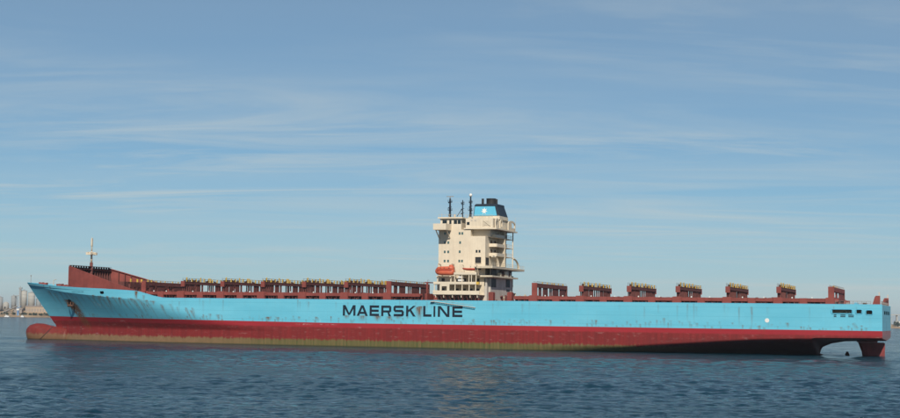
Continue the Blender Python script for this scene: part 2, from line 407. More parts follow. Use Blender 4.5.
    for u0, zt_, ln, w, s in ((273.4, 13.8, 9.0, 1.6, 1.5), (272.6, 13.6, 9.0, 1.8, 1.5), (271.6, 13.2, 9.0, 1.8, 1.5), (270.6, 12.2, 8.0, 1.8, 1.5), (269.8, 11.0, 6.0, 1.6, 1.4), (163.5, 9.9, 1.2, 0.9, 0.9), (158, 9.8, 1.6, 1.2, 0.85), (153, 9.85, 1.7, 1.1, 1.0), (149, 9.7, 1.4, 0.9, 0.8),
                              (146, 9.8, 1.0, 1.1, 0.8), (138.9, 12.6, 4.4, 0.95, 1.0), (139.5, 12.5, 2.6, 0.7, 1.0), (138.6, 12.9, 1.5, 0.8, 1.0), (114.5, 8.9, 1.6, 0.3, 0.8), (240, 17.1, 3.6, 0.6, 1.2), (252, 15.2, 4.6, 0.5, 1.0), (256, 15.3, 4.0, 0.4, 0.9), (247, 14.8, 3.0, 0.5, 1.0), (237, 15.6, 2.2, 0.4, 0.7), (36.4, 13.6, 6.2, 0.22, 0.8), (82.5, 9.4, 1.9, 0.3, 0.9),
                              (191, 9.0, 1.6, 0.9, 0.95), (187.5, 9.0, 1.4, 0.6, 0.8), (180, 9.2, 1.2, 0.4, 0.7), (174, 9.3, 1.4, 0.4, 0.8), (212, 9.8, 2.0, 0.5, 0.6), (209, 9.6, 1.6, 0.7, 0.6), (62, 10.2, 2.6, 0.25, 0.8), (64, 9.6, 2.0, 0.2, 0.6), (96.5, 9.2, 1.6, 0.25, 0.7), (285, 19.6, 3, 0.4, 0.6), (281, 18.8, 2.4, 0.5, 0.5)):
        streak(u0, zt_, ln, w, s, lean=-0.62 if u0 > 262 and zt_ < 15 else 0.0)
    for u0, zt_, ln, w, s in ((259, 13.4, 1.8, 0.5, 0.8), (258, 13.0, 1.6, 0.45, 0.7), (257, 12.5, 1.3, 0.4, 0.6), (178, 7.0, 0.5, 2.5, 0.8), (170, 7.0, 0.4, 3.0, 0.7), (186.5, 8.8, 1.3, 0.2, 0.9), (172.6, 8.5, 1.0, 0.16, 0.9), (101.4, 8.7, 1.0, 0.18, 0.9), (53, 8.4, 0.5, 0.4, 0.8), (249, 7.2, 0.4, 1.3, 0.8)):
        streak(u0, zt_, ln, w, s, scuff)
    for k in range(60): streak(rr.uniform(20, 220), rr.uniform(3, 6.5), rr.uniform(0.2, 0.7), rr.uniform(0.2, 0.8), rr.uniform(0.1, 0.3), scuff)
    algae = np.interp(u_, [0, 60, 95, 120, 185, 215, 240], [0.55, 0.6, 0.8, 1, 0.85, 0.25, 0.05])
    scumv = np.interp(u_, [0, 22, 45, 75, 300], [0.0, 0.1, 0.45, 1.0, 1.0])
    fade = np.zeros(len(V)); fade[n0:] = np.where(z_[n0:] < 7.4, 0.34, 0.10)
    rust[n0:] = np.clip(rust[n0:], 0, 0.2)
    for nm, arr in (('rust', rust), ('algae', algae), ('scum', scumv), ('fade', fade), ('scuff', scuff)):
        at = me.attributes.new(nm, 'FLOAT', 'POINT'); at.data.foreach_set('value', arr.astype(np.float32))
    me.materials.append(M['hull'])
    return link('hull', me, ship)
hull = build_hull()

# bulb ahead of the stem, with the dark draught line curving over it
def bulb_ring(u, n=20):
    k = (296.0 - u) / 16.0
    ry = 3.5 * max(0.0, 1 - (1 - min(k * 2.2, 1)) ** 2) ** 0.5 + 0.01
    top = np.interp(u, [278, 283.5, 286, 289, 292, 294.5, 295.6, 296], [4.6, 4.55, 4.9, 5.55, 5.65, 5.0, 3.9, 2.5])
    bot = np.interp(u, [278, 290, 294.5, 296], [-3.5, -3.2, -1.5, 2.3])
    c, h = 0.5 * (top + bot), 0.5 * (top - bot)
    return [(u, ry * math.cos(2 * math.pi * i / n), c + h * math.sin(2 * math.pi * i / n)) for i in range(n)]
mb = MB(); mb.loft([bulb_ring(u) for u in list(np.linspace(278, 293, 20)) + [293.7, 294.4, 295, 295.4, 295.7, 295.9, 296.0]])
blb = mb.build('bulbous_bow', 'hull', ship, True)
nv = len(blb.data.vertices)
for nm, v in (('rust', 0.12), ('algae', 0.3), ('scum', 0.8), ('fade', 0.0), ('scuff', 0.0)):
    at = blb.data.attributes.new(nm, 'FLOAT', 'POINT'); at.data.foreach_set('value', np.full(nv, v, np.float32))
mb = MB(); prev = None
for i in range(13):                                        # draught line
    t_ = i / 12; z = 4.45 - 4.9 * t_; u = 284.4 + 4.4 * t_ ** 1.6
    k = (296.0 - u) / 16.0; top = np.interp(u, [283.5, 286, 289], [4.55, 4.9, 5.55]); c, h = 0.5 * (top - 3.3), 0.5 * (top + 3.3)
    y = 3.5 * max(0.02, 1 - ((z - c) / h) ** 2) ** 0.5 * max(0.0, 1 - (1 - min(k * 2.2, 1)) ** 2) ** 0.5 + 0.03
    if prev: mb.bar(prev, (u, y, z), 0.16)
    prev = (u, y, z)
mb.build('draught_line', 'dark', blb)

# main deck and forecastle deck
mb = MB(); usd = list(np.linspace(0.05, 228, 30)) + list(np.linspace(230, 296, 40))
vs = []
for u in usd:
    bh = deck_half(u) - 0.03; z = float(zdk(u)) - 0.25 - (0.0 if u < 229 else 0.5)
    vs += [(u, bh, z), (u, -bh, z)]
mb.add(vs, [(2 * i, 2 * i + 1, 2 * i + 3, 2 * i + 2) for i in range(len(usd) - 1)])
mb.build('main_deck', 'deck', ship)
# thin sheer strake along the top edge of the plating
for s in (1, -1):
    mb = MB(); pts = [(u, s * (deck_half(u) - 0.06), float(zdk(u)) + 0.02) for u in usd]
    for a, c in zip(pts[:-1], pts[1:]): mb.bar(a, c, 0.14)
    mb.build('sheer_strake', 'blue', hull)

# inside of the mooring deck seen through the stern openings
mb = MB(); mb.box(0.6, 15.5, 18.6, 16.4, 11.6, 11.75); mb.box(0.6, 15.5, 16.3, 16.4, 11.8, 14.4)
for u in (9.0, 9.9): mb.tube((u, 18.2, 11.76), (u, 18.2, 12.9), 0.35, None, 10)
mb.box(7.9, 8.6, 17.2, 19.2, 11.8, 14.3)
mb.build('mooring_deck', 'cream2', ship)
for u0, u1, z0, z1 in ((8.15, 13.95, 12.1, 13.4), (5.45, 7.25, 12.1, 13.4), (2.65, 4.45, 11.9, 13.25)):
    mb = MB()                                              # rounded rim of each opening
    r_ = 0.42; pts = []
    for cx, cz, a0 in ((u1 - r_, z1 - r_, 0), (u0 + r_, z1 - r_, 90), (u0 + r_, z0 + r_, 180), (u1 - r_, z0 + r_, 270)):
        for k in range(5): a = R(a0 + 22.5 * k); pts.append((cx + r_ * math.cos(a), 20.03, cz + r_ * math.sin(a)))
    for a, c in zip(pts, pts[1:] + pts[:1]): mb.bar(a, c, 0.16)
    mb.build('fairlead_rim', 'blue', hull)
for u0, w in ((12.9, 0.7), (10.9, 1.1), (10.3, 0.5), (8.7, 1.1), (8.0, 0.5)):   # small dark draught and warning marks
    mb = MB()
    for k in range(2): mb.box(u0 - w / 2, u0 + w / 2, 20.0, 20.03, 11.65 - 0.42 * k, 11.9 - 0.42 * k)
    mb.build('stern_mark', 'letter', hull)
mb = MB(); mb.tube((32.0, 19.98, 10.0), (32.0, 20.05, 10.0), 0.62, None, 16); mb.build('white_disc_mark', 'white', hull)
mb = MB()
for k in range(7): mb.box(-0.03, 0.01, 2.2 - 0.45, 2.2, 9.9 - k * 0.55, 10.1 - k * 0.55)
mb.build('transom_mark', 'letter', hull)
# row of small worn letters at the bow, too faint to read
def shell_y(u, z): return float(half_fore(np.array(float(u)), np.array(float(z)), np.array(float(u))))
mb = MB()
for k in range(11):
    u = 268.8 - k * 0.56; y = shell_y(u, 16.7)
    mb.prism([(u, 16.55), (u - 0.34, 16.55), (u - 0.30, 16.95), (u - 0.05, 16.95)], 'y', y - 0.25, y + 0.06)
mb.build('bow_mark', 'letter', hull)
# anchor in its pocket
for s in (1,):
    y = shell_y(272, 13.3)
    mb = MB(); mb.tube((272.1, y - 0.7, 13.9), (271.9, y + 0.05, 11.9), 0.22); mb.bar((271.0, y - 0.2, 11.9), (272.9, y + 0.1, 11.9), 0.5)
    mb.bar((270.9, y - 0.1, 11.9), (270.6, y + 0.25, 13.0), 0.38); mb.bar((273.0, y - 0.5, 11.9), (273.2, y - 0.1, 13.0), 0.38)
    mb.build('anchor', 'rustm', ship)
# propeller boss, a blade tip out of the water, rudder
mb = MB(); mb.tube((24, 0, -0.9), (18.6, 0, -0.9), 1.5, 1.25, 16); mb.tube((18.6, 0, -0.9), (17.6, 0, -0.9), 1.25, 0.9, 16)
mb.build('propeller_boss', 'redlow', ship, True)
prop = MB(); prop.tube((17.5, 0, -2.9), (15.0, 0, -2.9), 0.9, 0.6, 14); prop = prop.build('propeller', 'rustm', ship, True)
for k in range(5):
    a = R(90 + 72 * k + 4); ca, sa = math.cos(a), math.sin(a)
    mb = MB(); rings = []
    for q in np.linspace(0.1, 1, 7):
        rad = 0.7 + 3.35 * q; wdt = 1.0 * math.sin(math.pi * (0.18 + 0.74 * q)) + 0.05; tw = R(55 - 30 * q)
        ring = []
        for e, th_ in ((-1, 0.02), (0, 0.10), (1, 0.02), (0, -0.10)):
            lx = e * wdt * math.cos(tw) + th_ * math.sin(tw); lt = e * wdt * math.sin(tw) - th_ * math.cos(tw)
            ring.append((15.9 + lx - 4.6 + 0.0, rad * ca - lt * sa, -2.9 + rad * sa + lt * ca))
        rings.append(ring)
    mb.loft(rings)
    mb.build('blade', 'rustm', prop)
mb = MB(); mb.tube((15.2, 0, -2.9), (10.9, 0, -2.9), 0.7, 0.55, 14); mb.build('shaft_cone', 'rustm', prop, True)
def foil(z, u0, u1, tk, n=9):
    pts = []
    for i in range(n):
        q = i / (n - 1); w = tk * 1.5 * (math.sqrt(max(q, 0)) * (1 - q) + 0.02); pts.append((u0 + (u1 - u0) * q, w, z))
    return pts + [(p[0], -p[1], p[2]) for p in reversed(pts)]
mb = MB(); mb.loft([foil(-3.5, 6.6, 0.6, 0.9), foil(1.0, 7.1, 0.55, 0.9), foil(3.7, 8.1, 0.5, 0.9), foil(3.95, 8.2, 0.9, 0.8)])
rud = mb.build('rudder', 'redlow', ship)
mb = MB(); mb.loft([foil(3.97, 8.4, 2.6, 1.0), foil(4.7, 9.0, 2.6, 1.1)]); mb.build('rudder_horn', 'redlow', ship)

# ---- the lettering
def letters():
    U0 = lambda px: float(np.interp(px, [108, 546, 585, 825], [164.8, 140.08, 137.92, 124.76]))      # read off the lettering along the side
    W_ = 0.74
    zb, zt_ = 9.78, 13.12
    def st(mb, n, p, q, w=W_):
        """one brush of the stencil, from p to q in (across, up) metres"""
        d = Vector((q[0] - p[0], q[1] - p[1])); L = d.length; d /= L; nrm = Vector((-d.y, d.x)) * w / 2
        pts = [(p[0] + nrm.x, p[1] + nrm.y), (q[0] + nrm.x, q[1] + nrm.y), (q[0] - nrm.x, q[1] - nrm.y), (p[0] - nrm.x, p[1] - nrm.y)]
        return [(a, c) for a, c in pts]
    H = zt_ - zb; h = W_ / 2
    def glyph(ch, w):
        P = []
        poly = lambda *pts: P.append(list(pts))
        rect = lambda x0, x1, y0, y1: P.append([(x0, y0), (x1, y0), (x1, y1), (x0, y1)])
        k = W_; c = 0.42
        if ch == 'M':
            rect(0, k, 0, H); rect(w - k, w, 0, H)
            poly((0.05, H), (k + 0.15, H), (w / 2 + 0.32, 0.25), (w / 2 - 0.32, 0.25)); poly((w - k - 0.15, H), (w - 0.05, H), (w / 2 + 0.32, 0.25), (w / 2 - 0.32, 0.25))
        elif ch == 'A':
            poly((0, 0), (k + 0.1, 0), (w / 2 + 0.36, H), (w / 2 - 0.40, H)); poly((w, 0), (w - k - 0.1, 0), (w / 2 - 0.36, H), (w / 2 + 0.40, H))
            rect(0.85, w - 0.85, 0.62, 0.62 + k * 0.9)
        elif ch == 'E':
            rect(0, k, 0, H); rect(k, w, 0, k); rect(k, w, H - k, H); rect(k, w - 0.12, H / 2 - h, H / 2 + h)
        elif ch == 'L':
            rect(0, k, 0, H); rect(k, w, 0, k)
        elif ch == 'I': rect(0, w, 0, H)
        elif ch == 'N':
            rect(0, k, 0, H); rect(w - k, w, 0, H); poly((0.05, H), (k + 0.2, H), (w - 0.05, 0), (w - k - 0.2, 0))
        elif ch == 'R':
            rect(0, k, 0, H); rect(k, w - c, H - k, H); rect(k, w - c, 1.15, 1.15 + k * 0.9)
            poly((w - c, H), (w, H - c), (w, 1.15 + c), (w - c, 1.15), (w - k, 1.15 + c), (w - k, H - c)); poly((w - k - 0.55, 1.2), (w - 0.75, 1.2), (w, 0), (w - k - 0.15, 0))
        elif ch == 'S':
            rect(c, w - 0.1, H - k, H); rect(c, w - c, H / 2 - h, H / 2 + h); rect(0.1, w - c, 0, k)
            poly((0, H - c), (c, H), (k, H - c), (k, H / 2 + c * 0.7), (c, H / 2 - 0.2), (0, H / 2 + c * 0.5)); poly((w, c), (w - c, 0), (w - k, c), (w - k, H / 2 - c * 0.7), (w - c, H / 2 + 0.2), (w, H / 2 - c * 0.5))
        elif ch == 'K':
            rect(0, k, 0, H); poly((k * 0.9, 1.2), (k * 0.9, 2.0), (w - 0.85, H), (w, H)); poly((1.05, 1.9), (1.55, 2.35), (w, 0), (w - 0.88, 0))
        return P
    for ch, a, c in (('M', 107, 185), ('A', 192, 260), ('E', 270, 327), ('R', 340, 400), ('S', 413, 475), ('K', 488, 545), ('L', 590, 640), ('I', 652, 663), ('N', 678, 748), ('E', 765, 825)):
        u0, u1 = U0(a), U0(c); mb = MB()
        for n, pts in enumerate(glyph(ch, u0 - u1)):
            mb.prism([(u0 - p, zb + q) for p, q in pts], 'y', 19.98, 20.03 + 0.004 * n)
        mb.build('letter', 'letter', hull)
letters()

# ---- coaming, stools and hatch covers
AFT = [14.83 + 14.669 * k for k in range(7)]
FWD = [150.54 + 14.669 * k for k in range(7)]
spans = [(12.0, 108.5, 16.45), (139.0, 236.5, 16.95)]
for u0, u1, ct in spans:
    for s in (1, -1):
        mb = MB(); mb.box(u0, u1, s * 17.0, s * 17.35, 14.56, ct - 0.05); mb.build('hatch_coaming', 'red', ship)
        mb = MB(); mb.box(u0, u1, s * 17.4, s * 19.25, ct - 0.75, ct - 0.4)
        mb.box(u0, u1, s * 19.2, s * 19.32, ct - 1.0, ct); mb.build('side_passage_walkway', 'red', ship)
        mb = MB(); u = u0 + 0.6
        while u < u1:
            mb.box(u, u + 0.16, s * 18.9, s * 19.1, 14.56, ct - 0.76)
            if random.random() < 0.45: mb.tube((u + 0.7, s * 18.9, 14.56), (u + 0.7, s * 18.9, 15.0 + random.uniform(0.1, 0.5)), 0.28)
            if random.random() < 0.3: mb.box(u + 0.3, u + 1.0, s * 18.4, s * 19.15, ct - 0.4, ct + random.uniform(0.0, 0.25))
            u += random.choice((0.9, 1.2, 1.7))
        mb.build('passage_stanchions', 'brown', ship)
def stools(ct):
    out = []
    for s in (1, -1):
        out.append(MB().prism([(-1.35, 14.56), (1.35, 14.56), (1.35, ct + 0.05), (1.0, ct + 0.25), (-1.0, ct + 0.25), (-1.35, ct + 0.05)], 'y', s * 17.36, s * 19.62).mesh('container_stool', 'red'))
        out.append(MB().box(-1.1, 1.1, s * 17.36, s * 19.55, 14.56, ct + 0.04).mesh('container_stool', 'red'))
    return out
lamp_m = MB().box(-0.16, 0.16, 19.3, 19.5, -0.02, 0.35).mesh('deck_light', 'white')
for lst, ct in ((AFT, 16.45), (FWD, 16.95)):
    bp_, mp_, bs_, ms_ = stools(ct)
    for k, u in enumerate(lst):
        link('container_stool', bp_, ship, (u - 0.5, 0, 0)); link('container_stool', bs_, ship, (u - 0.5, 0, 0))
        if k < len(lst) - 1:
            link('container_stool', mp_, ship, (u + 7.0, 0, 0)); link('container_stool', ms_, ship, (u + 7.0, 0, 0))
            for q in (4.2, 10.2): link('deck_light', lamp_m, ship, (u + q + random.uniform(-0.8, 0.8), 0, ct))
            mb = MB(); mb.box(u + 0.9, u + 13.0, -16.6, 16.6, ct - 0.4, ct); mb.build('hatch_cover', 'brown', ship)

# ---- lashing bridges: a girder across the ship on plates and posts, lashing gear on top
def lashing_bridge(T, u):
    B_ = T - 0.95                                # girder from B_ up to T
    mb = MB(); mb.box(-1.25, -1.10, -18.0, 18.0, B_, T - 0.13); mb.box(-0.15, 0.0, -18.0, 18.0, B_, T - 0.13)
    mb.box(-1.3, 0.05, -18.0, 18.0, T - 0.12, T); mb.box(-1.09, -0.16, -17.9, 17.9, B_ - 0.02, B_ + 0.1)
    o = mb.build('lashing_bridge', 'brown', ship, loc=(u, 0, 0))
    for s in (1, -1):
        mb = MB(); mb.box(-1.3, 0.05, s * 18.02, s * 18.5, T - 1.7, T + 0.12); mb.build('end_panel', 'red', o)
    V_ = lambda v: 18.0 - v
    for v0, v1 in ((4.2, 7.0), (8.2, 11.0), (12.0, 12.9), (21.8, 25.6), (26.8, 30.8)):
        mb = MB(); mb.box(-1.0, -0.84, V_(v0), V_(v1), 14.6, B_ - 0.03)
        for q in np.linspace(v0 + 0.2, v1 - 0.2, 3): mb.box(-1.14, -1.003, V_(q) - 0.05, V_(q) + 0.05, 14.6, B_ - 0.03)
        mb.build('shear_plate', 'brown', o)
    for v in (0.35, 1.9, 3.3, 17.8, 20.1, 32.6, 34.2, 35.6):
        mb = MB(); mb.box(-1.05, -0.75, V_(v) - 0.2, V_(v) + 0.2, 14.6, B_ - 0.03); mb.box(-0.4, -0.15, V_(v) - 0.16, V_(v) + 0.16, 14.6, B_ - 0.03); mb.build('post', 'brown', o)
    mb = MB(); mb.prism([(V_(31), B_), (V_(36), B_), (V_(36), B_ - 1.2), (V_(34.6), B_ - 0.5), (V_(33), B_ - 0.15)], 'x', -1.0, -0.4); mb.build('corner_bracket', 'brown', o)
    rr = random.Random(int(T * 10)); v = 1.4; mb = MB()
    while v < 35:
        for k in range(rr.choice((1, 1, 2)) if T > 20 else 1):
            vv = v + k * 1.1
            mb.box(-1.26, -0.96, V_(vv) - 0.16, V_(vv) + 0.16, T + 0.01, T + rr.uniform(1.0, 1.5))
        v += rr.uniform(2.3, 3.6) if T > 20 else rr.uniform(3.8, 5.4)
    mb.build('lashing_rods', 'yellow', o)
    mb = MB()
    for y in np.arange(-17.9, 18, 2.2):
        for x in (-1.2, -0.05): mb.box(x - 0.03, x + 0.03, y - 0.03, y + 0.03, T + 0.01, T + 1.1)
    for z in (0.55, 1.1):
        for x in (-1.2, -0.05): mb.bar((x, -17.9, T + z - 0.05), (x, 17.9, T + z - 0.05), 0.035)
    for k in range(22):
        y = rr.uniform(-17.5, 17.5); mb.box(-0.9, -0.5, y - rr.uniform(0.1, 0.4), y + 0.2, T + 0.01, T + rr.uniform(0.2, 0.8))
    mb.build('handrail', 'rustm', o)
    return o
low_b = lashing_bridge(19.65, AFT[1])
for u in AFT[2:6]: copy_tree(low_b, ship, (u, 0, 0))
high_b = lashing_bridge(20.4, FWD[1])
for u in FWD[2:6]: copy_tree(high_b, ship, (u, 0, 0))
# the four end bridges differ a little
def end_bridge(u, zt_, rods, name='lashing_bridge', win=None, v1=35.0, rail=False):
    mb = MB(); mb.box(-1.4, 0, 18.3 - v1, 18.3, zt_ - 1.25, zt_)
    o = mb.build(name, 'red' if win else 'brown', ship, loc=(u, 0, 0))
    mb = MB(); mb.box(-1.55, 0.1, 18.32, 18.85, 16.4, zt_ + 0.12)
    if win: mb.box(-1.5, 0.05, 17.4, 18.31, 14.56, zt_ - 1.3)
    mb.build('end_panel', 'red', o)
    mb = MB(); mb.box(-1.5, 0.05, 18.3 - v1 - 0.5, 18.3 - v1 - 0.02, 16.4, zt_); mb.build('end_panel', 'brown', o)
    if win:
        for a, c in win:
            mb = MB(); mb.box(-1.2, -0.95, 18.3 - a, 18.3 - c, 14.56, zt_ - 1.26); mb.build('shear_plate', 'red', o)
        mb = MB(); mb.box(-1.35, -0.1, 18.3 - v1, 17.3, 16.2, 16.9); mb.build('lower_girder', 'red', o)
        mb = MB(); mb.box(-1.2, -0.5, 18.3 - v1, 17.3, 14.56, 16.15); mb.build('base_plate', 'red', o)
    else:
        for a, c in ((3.2, 5.0), (8.0, 13.0), (19.0, 25.2), (27.5, 33.8)):
            mb = MB(); mb.box(-1.2, -0.95, 18.3 - a, 18.3 - c, 14.56, zt_ - 1.26); mb.build('shear_plate', 'brown', o)
        for v in (1.2, 6.2, 16.6, 18.2, 26.3, 34.4):
            mb = MB(); mb.box(-1.0, -0.7, 18.3 - v - 0.2, 18.3 - v + 0.2, 14.56, zt_ - 1.26); mb.build('post', 'brown', o)
    mb = MB()
    for v in rods: mb.box(-1.3, -1.02, 18.3 - v - 0.15, 18.3 - v + 0.15, zt_ + 0.01 - (1.0 if not win and not rail else 0.0), zt_ + (0.55 if not win and not rail else 0.4))
    mb.build('lashing_rods', 'yellow', o)
    mb = MB()
    for x in (-1.3, -0.1):
        mb.bar((x, 18.2, zt_ + 0.55), (x, 18.3 - v1, zt_ + 0.55), 0.05)
        for y in np.arange(18.3 - v1, 18.3, 1.75): mb.box(x - 0.03, x + 0.03, y - 0.03, y + 0.03, zt_ + 0.01, zt_ + 0.55)
    mb.build('handrail', 'steel', o)
    return o
end_bridge(AFT[6], 20.4, (7, 12.5, 18, 20.5, 25.5, 31))
end_bridge(AFT[0], 19.75, (1.5, 4.5, 13), win=((1.0, 4.0), (9.8, 14.0), (20.5, 33)))
end_bridge(FWD[0], 20.7, (5, 13.5, 17.5, 23.5, 30), rail=True, v1=34.5)
end_bridge(FWD[6], 20.2, (7, 10, 13, 18, 22, 26), v1=34)

# odd gear between the house and the bays
mb = MB(); mb.box(136.6, 137.4, 13.5, 19.4, 14.56, 17.0); mb.box(136.5, 137.0, 19.0, 19.4, 17.0, 20.4); mb.box(136.3, 137.6, 15, 19.4, 20.3, 20.6)
mb.bar((136.4, 19.3, 21.2), (137.6, 15.0, 21.2), 0.06); mb.box(136.6, 136.66, 19.2, 19.26, 20.6, 21.3)
mb.build('crane_pedestal', 'red', ship)
for u in (116.1, 110.1):
    mb = MB(); mb.prism([(u - 0.75, 14.56), (u + 0.75, 14.56), (u + 0.75, 17.4), (u + 0.45, 17.65), (u - 0.45, 17.65), (u - 0.75, 17.4)], 'y', 16.6, 18.6); mb.build('bollard_post', 'red', ship)
mb = MB(); rr = random.Random(21)
for k in range(9):
    u = 110.9 + rr.uniform(0, 4.6); mb.tube((u, rr.uniform(14, 18), 14.56), (u, 16.5, 15.2 + rr.uniform(0, 1.3)), rr.uniform(0.15, 0.45))
mb.build('deck_pipes', 'brown', ship)
for u, z in ((113.0, 15.8), (108.3, 15.9), (106.6, 16.2)):
    mb = MB(); mb.tube((u, 15.0, 14.56), (u, 15.0, z), 0.32, None, 10); mb.tube((u, 15.0, z), (u - 0.7, 15.0, z + 0.45), 0.34, 0.55, 10); mb.build('ventilator', 'cream2', ship)

# ---- accommodation block
HP = 11.0                                       # port wall of the house
def wedge(name, mat, parent, *boxes):
    mb = MB()
    for bx in boxes: mb.box(*bx)
    return mb.build(name, mat, parent)
house = MB()
house.box(125.4, 136.1, -HP, HP, 14.56, 37.35)
house.box(120.5, 125.4, -HP, HP, 14.56, 35.3)
house.box(119.6, 125.4, -HP + 2, HP - 2.2, 35.3, 37.5)
house = house.build('accommodation_block', 'cream', ship)
wedge('plating_strip', 'cream', house, (120.46, 125.36, HP, HP + 0.22, 24.6, 35.2))
def window(u, z, w=0.62, h=0.8, y=HP + 0.02, mat='gglass'):
    o = wedge('window', mat, house, (u - w / 2, u + w / 2, y - 0.05, y + 0.015, z - h / 2, z + h / 2))
    mb = MB(); e = 0.09
    for bx in ((u - w / 2 - e, u - w / 2, z - h / 2 - e, z + h / 2 + e), (u + w / 2, u + w / 2 + e, z - h / 2 - e, z + h / 2 + e), (u - w / 2, u + w / 2, z + h / 2, z + h / 2 + e), (u - w / 2, u + w / 2, z - h / 2 - e, z - h / 2)):
        mb.box(bx[0], bx[1], y - 0.05, y + 0.05, bx[2], bx[3])
    return o
for z in (36.2, 33.3, 30.35, 27.45):
    window(134.0, z); window(132.85, z)
for u, z in ((129.1, 36.2), (128.2, 36.2), (128.9, 33.3), (129.0, 30.4), (129.1, 27.45), (128.2, 27.45)): window(u, z)
for u in (123.3, 122.35): window(u, 30.5, 0.6, 0.85, HP + 0.24, 'glass')
# deep openings of the port side near the stairs
for u0, u1, z0, z1 in ((121.75, 123.7, 26.75, 28.7), (121.75, 123.7, 24.6, 25.5)):
    o = wedge('side_opening', 'dark', house, (u0, u1, HP + 0.15, HP + 0.25, z0, z1))
    mb = MB()
    for a in (u0 - 0.12, u1): mb.box(a, a + 0.12, HP + 0.15, HP + 0.42, z0 - 0.12, z1 + 0.12)
    for a in (z0 - 0.12, z1): mb.box(u0, u1, HP + 0.15, HP + 0.42, a, a + 0.12)
    mb.build('opening_frame', 'cream', o)
# wheelhouse, roof and its windows
wh = wedge('wheelhouse', 'cream', ship, (128.6, 135.6, -HP, HP, 37.36, 40.9))
wedge('wheelhouse_roof', 'cream', wh, (128.0, 136.3, -HP - 0.7, HP + 0.7, 40.92, 41.35))
for u0, u1 in ((134.9, 133.4), (132.6, 131.9), (131.1, 130.0), (129.8, 128.75)):
    wedge('window', 'glass', wh, (u0, u1, HP - 0.02, HP + 0.03, 39.2, 40.45))
for k in range(12):
    y = -10.6 + k * 1.78; wedge('window', 'glass', wh, (135.58, 135.63, y, y + 1.5, 39.2, 40.4))
# open bridge wing with its strut
for s in (1, -1):
    mb = MB(); y0, y1 = s * (HP + 0.01), s * 16.1
    mb.box(131.9, 136.2, y0, y1, 37.1, 37.3); mb.box(131.9, 132.02, y0, y1, 37.31, 39.05); mb.box(136.08, 136.2, y0, y1, 37.31, 39.05); mb.box(132.03, 136.07, y1 - s * 0.12, y1, 37.31, 39.05)
    wg = mb.build('bridge_wing', 'cream', ship)
    mb = MB(); mb.bar((135.9, s * 14.3, 37.1), (135.9, s * HP, 34.6), 0.3); mb.bar((132.3, s * 14.3, 37.1), (132.3, s * HP, 34.6), 0.3); mb.build('strut', 'cream2', wg)
# upper deckhouse behind the wheelhouse, under the funnel
ud = wedge('funnel_deckhouse', 'cream', ship, (118.2, 127.2, -9.5, HP - 0.2, 37.95, 40.95))
wedge('window', 'glass', ud, (126.8, 125.9, HP - 0.22, HP - 0.14, 38.9, 39.8))
wedge('ventilation_panel', 'cream2', ud, (121.2, 119.0, HP - 0.22, HP - 0.10, 38.6, 40.2))
mb = MB(); mb.bar((121.3, HP - 0.05, 40.2), (119.0, HP - 0.05, 38.5), 0.16); mb.bar((121.3, HP + 0.05, 38.5), (121.3, HP + 0.05, 40.4), 0.12); mb.build('ladder', 'cream2', ud)
for u in (124.9, 123.7): wedge('vent_grille', 'grey', ud, (u, u + 0.6, HP - 0.22, HP - 0.13, 40.1, 40.4))
wedge('upper_deck_slab', 'cream', ship, (116.8, 127.6, -HP - 0.4, HP + 0.4, 37.5, 37.9))
# arched screens at the after end of the upper deck
def arch(y0, y1, u, name='arched_screen'):
    pts_o = []; pts_i = []; zb, zt_ = 37.92, 41.1; w = abs(y1 - y0); yc = 0.5 * (y0 + y1)
    mb = MB(); hw = w / 2; t_ = 0.55
    outer = [(yc - hw, zb)] + [(yc - hw * math.cos(R(a)), zt_ - 1.0 + 1.0 * math.sin(R(a))) for a in range(0, 181, 20)] + [(yc + hw, zb)]
    iw = hw - t_; inner = [(yc - iw, zb + 0.9)] + [(yc - iw * math.cos(R(a)), zt_ - 1.35 + 0.8 * math.sin(R(a))) for a in range(0, 181, 20)] + [(yc + iw, zb + 0.9)]
    n = len(outer)
    for x in (u, u + 0.3):
        mb.v += [(x, p[0], p[1]) for p in outer] + [(x, p[0], p[1]) for p in inner]
    for k in range(n - 1):
        mb.f += [(k, k + 1, n + k + 1, n + k), (2 * n + k, 2 * n + k + 1, 3 * n + k + 1, 3 * n + k), (k, k + 1, 2 * n + k + 1, 2 * n + k), (n + k, n + k + 1, 3 * n + k + 1, 3 * n + k)]
    mb.f += [(0, n, 2 * n - 1, n - 1), (2 * n, 3 * n, 4 * n - 1, 3 * n - 1), (n, 2 * n - 1, 4 * n - 1, 3 * n)]
    return mb.build(name, 'cream', ship)
arch(9.6, 6.4, 117.6); arch(4.2, 1.6, 117.8); arch(-2.0, -9.6, 117.0)
